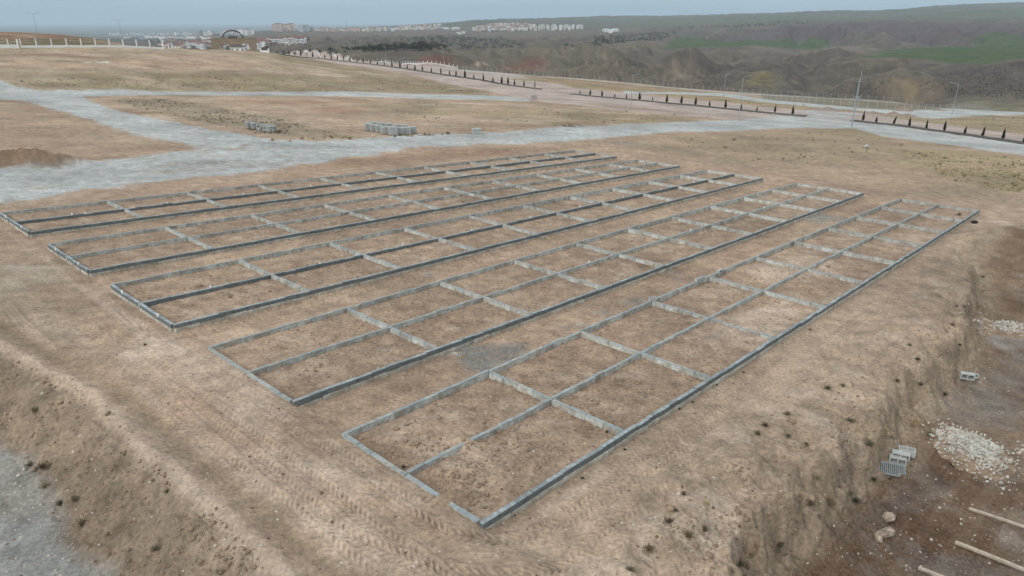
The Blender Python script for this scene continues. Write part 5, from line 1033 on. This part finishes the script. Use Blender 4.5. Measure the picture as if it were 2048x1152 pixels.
# shrubs
def shrub_mesh(name, seed, m, n=90, h=1.0):
    r = np.random.default_rng(seed); b = MB()
    for i in range(n):
        a = r.uniform(0, 6.28); el = r.uniform(.25, 1.5); L = r.uniform(.5, 1.0); d = np.array([math.cos(a) * math.cos(el), math.sin(a) * math.cos(el), math.sin(el) * h]); o = r.normal(0, .12, 3) * (1, 1, 0); sd = np.array([-math.sin(a), math.cos(a), 0]) * .022
        e_ = o + d * L * .6 + r.normal(0, .06, 3); t_ = o + d * L + r.normal(0, .10, 3); b.add([o - sd, o + sd, e_ + sd * .8, e_ - sd * .8, t_], [(0, 1, 2, 3), (3, 2, 4)])
        for _ in range(2): q = e_ + (t_ - e_) * r.random(); w_ = r.normal(0, .06, (3, 3)); b.add([q + w_[0], q + w_[1], q + w_[2]], [(0, 1, 2)])
    return b.mesh(name, m)
SHB = {k: [shrub_mesh('twigs', s_ + i, M[k]) for i in range(2)] for k, s_ in (('brown', 10), ('olive', 20), ('weed', 30), ('straw', 40))}
SHL = {'brown': 'small dry brown shrub rooted in the eroded cut bank', 'olive': 'grey green scrub cushion on the eroded cut bank', 'weed': 'little dark green weed on the bare soil', 'straw': 'pale straw coloured grass clump on the cut bank slope'}
def shrub(u, v, s_, k, lab=None, grp=None):
    s_ *= .8
    p = gpt(u, v); o = obj('dry_shrub' if k != 'weed' else 'weed_plant', SHB[k][random.randrange(2)], None, p, (0, 0, random.uniform(0, 6)), (s_, s_, s_ * random.uniform(.6, .9))); tag(o, lab or SHL[k], 'shrub', grp or SHL[k][:28] + ' group')
for u, v, s_, k in [(1338, 1043, .30, 'brown'), (1378, 1072, .34, 'brown'), (1298, 1100, .32, 'brown'), (1262, 1142, .26, 'olive'), (1336, 1015, .18, 'olive'), (1352, 1022, .16, 'weed'), (1414, 1008, .24, 'straw'), (1368, 990, .2, 'brown'), (1515, 868, .28, 'olive'), (1530, 852, .28, 'brown'), (1574, 828, .25, 'brown'), (1655, 778, .32, 'brown'), (1685, 772, .25, 'olive'), (1575, 875, .25, 'brown'), (1410, 1060, .25, 'olive'), (1700, 842, .28, 'olive'), (1612, 890, .2, 'brown'),
                   (1740, 890, .4, 'olive'), (1770, 868, .4, 'straw'), (1830, 850, .45, 'straw'), (1860, 870, .35, 'olive'), (1700, 990, .35, 'olive'), (1710, 1005, .3, 'weed'), (1780, 960, .25, 'weed'), (1745, 962, .25, 'weed'), (1635, 955, .3, 'olive'), (1660, 1000, .3, 'straw'), (1890, 790, .3, 'weed'), (1835, 720, .25, 'weed'), (1920, 690, .18, 'weed'), (1930, 610, .35, 'olive'), (1913, 612, .16, 'weed'), (1905, 650, .25, 'brown'), (1965, 555, .3, 'brown'), (1620, 1010, .3, 'brown'), (1560, 1090, .32, 'olive'), (1480, 1130, .3, 'olive'), (1820, 690, .22, 'weed'), (1795, 760, .3, 'brown'), (1840, 770, .28, 'olive')]:
    shrub(u, v, s_, k)
for u, v, s_ in [(70, 822, .3), (85, 935, .35), (60, 930, .3), (90, 975, .3), (150, 1000, .3), (165, 1050, .35), (310, 1100, .25), (440, 1148, .25), (335, 985, .2), (120, 1010, .25)]: shrub(u, v, s_, 'olive' if s_ < .33 else 'brown', 'small scrubby shrub on the bank above the service road', 'shrubs above the service road')
for u, v in [(1385, 805), (1358, 818), (1348, 812), (1332, 822), (1302, 840), (1275, 868), (1165, 957), (1250, 900), (1213, 865), (1432, 770), (1028, 1030), (1487, 745), (1620, 660), (807, 935), (290, 690)]: shrub(u, v, random.uniform(.10, .17), 'weed', 'tiny dark weed at the foot of the outermost foundation wall', 'weeds at the wall foot')
shrub(1918, 431, .45, 'brown', 'dry brown tumbleweed caught in the end cell of the foundation', 'tumbleweed'); shrub(896, 268, .7, 'brown', 'dark dry bush on the verge near the white chamber', 'verge bush')
for u, v in [(545, 281), (580, 282), (700, 279), (790, 274), (800, 272), (815, 271), (850, 270), (858, 270), (885, 269)]: shrub(u, v, random.uniform(.45, .75), random.choice(['brown', 'olive', 'straw']), 'dry bush on the gravel road verge by the block pallets', 'verge bushes')
p = gpt(1136, 253); root = empty('brush_heap', p); tag(root, 'tangled heap of cut brown branches at the gravel road edge', 'brushwood')
for i in range(26):
    a = random.uniform(0, 6.28); q = Vector((random.gauss(0, 1.3), random.gauss(0, .6), .15)); d = Vector((math.cos(a) * random.uniform(.7, 1.3), math.sin(a) * .7, random.uniform(.05, .7))); obj('branch', MB().tube([q - d * .6, q, q + d], [.05, .04, .015], 5).mesh('branch', M['brown']), root)

# ------------------------------------------------------------------ air
hz = MB().box(-45000, 45000, -36000, 45000, -210, 320).mesh('haze', None); ho = obj('haze', hz); tag(ho, 'thin blue grey haze lying over the far valley and town', None, None, 'stuff')
hm = bpy.data.materials.new('haze_air'); hm.use_nodes = True; N = hm.node_tree.nodes; N.remove(N['Principled BSDF']); pv = N.new('ShaderNodeVolumePrincipled')
pv.inputs['Color'].default_value = (.66, .82, .98, 1); pv.inputs['Density'].default_value = 0.9e-4; pv.inputs['Anisotropy'].default_value = 0.0
hm.node_tree.links.new(pv.outputs[0], N['Material Output'].inputs['Volume']); hz.materials.append(hm)
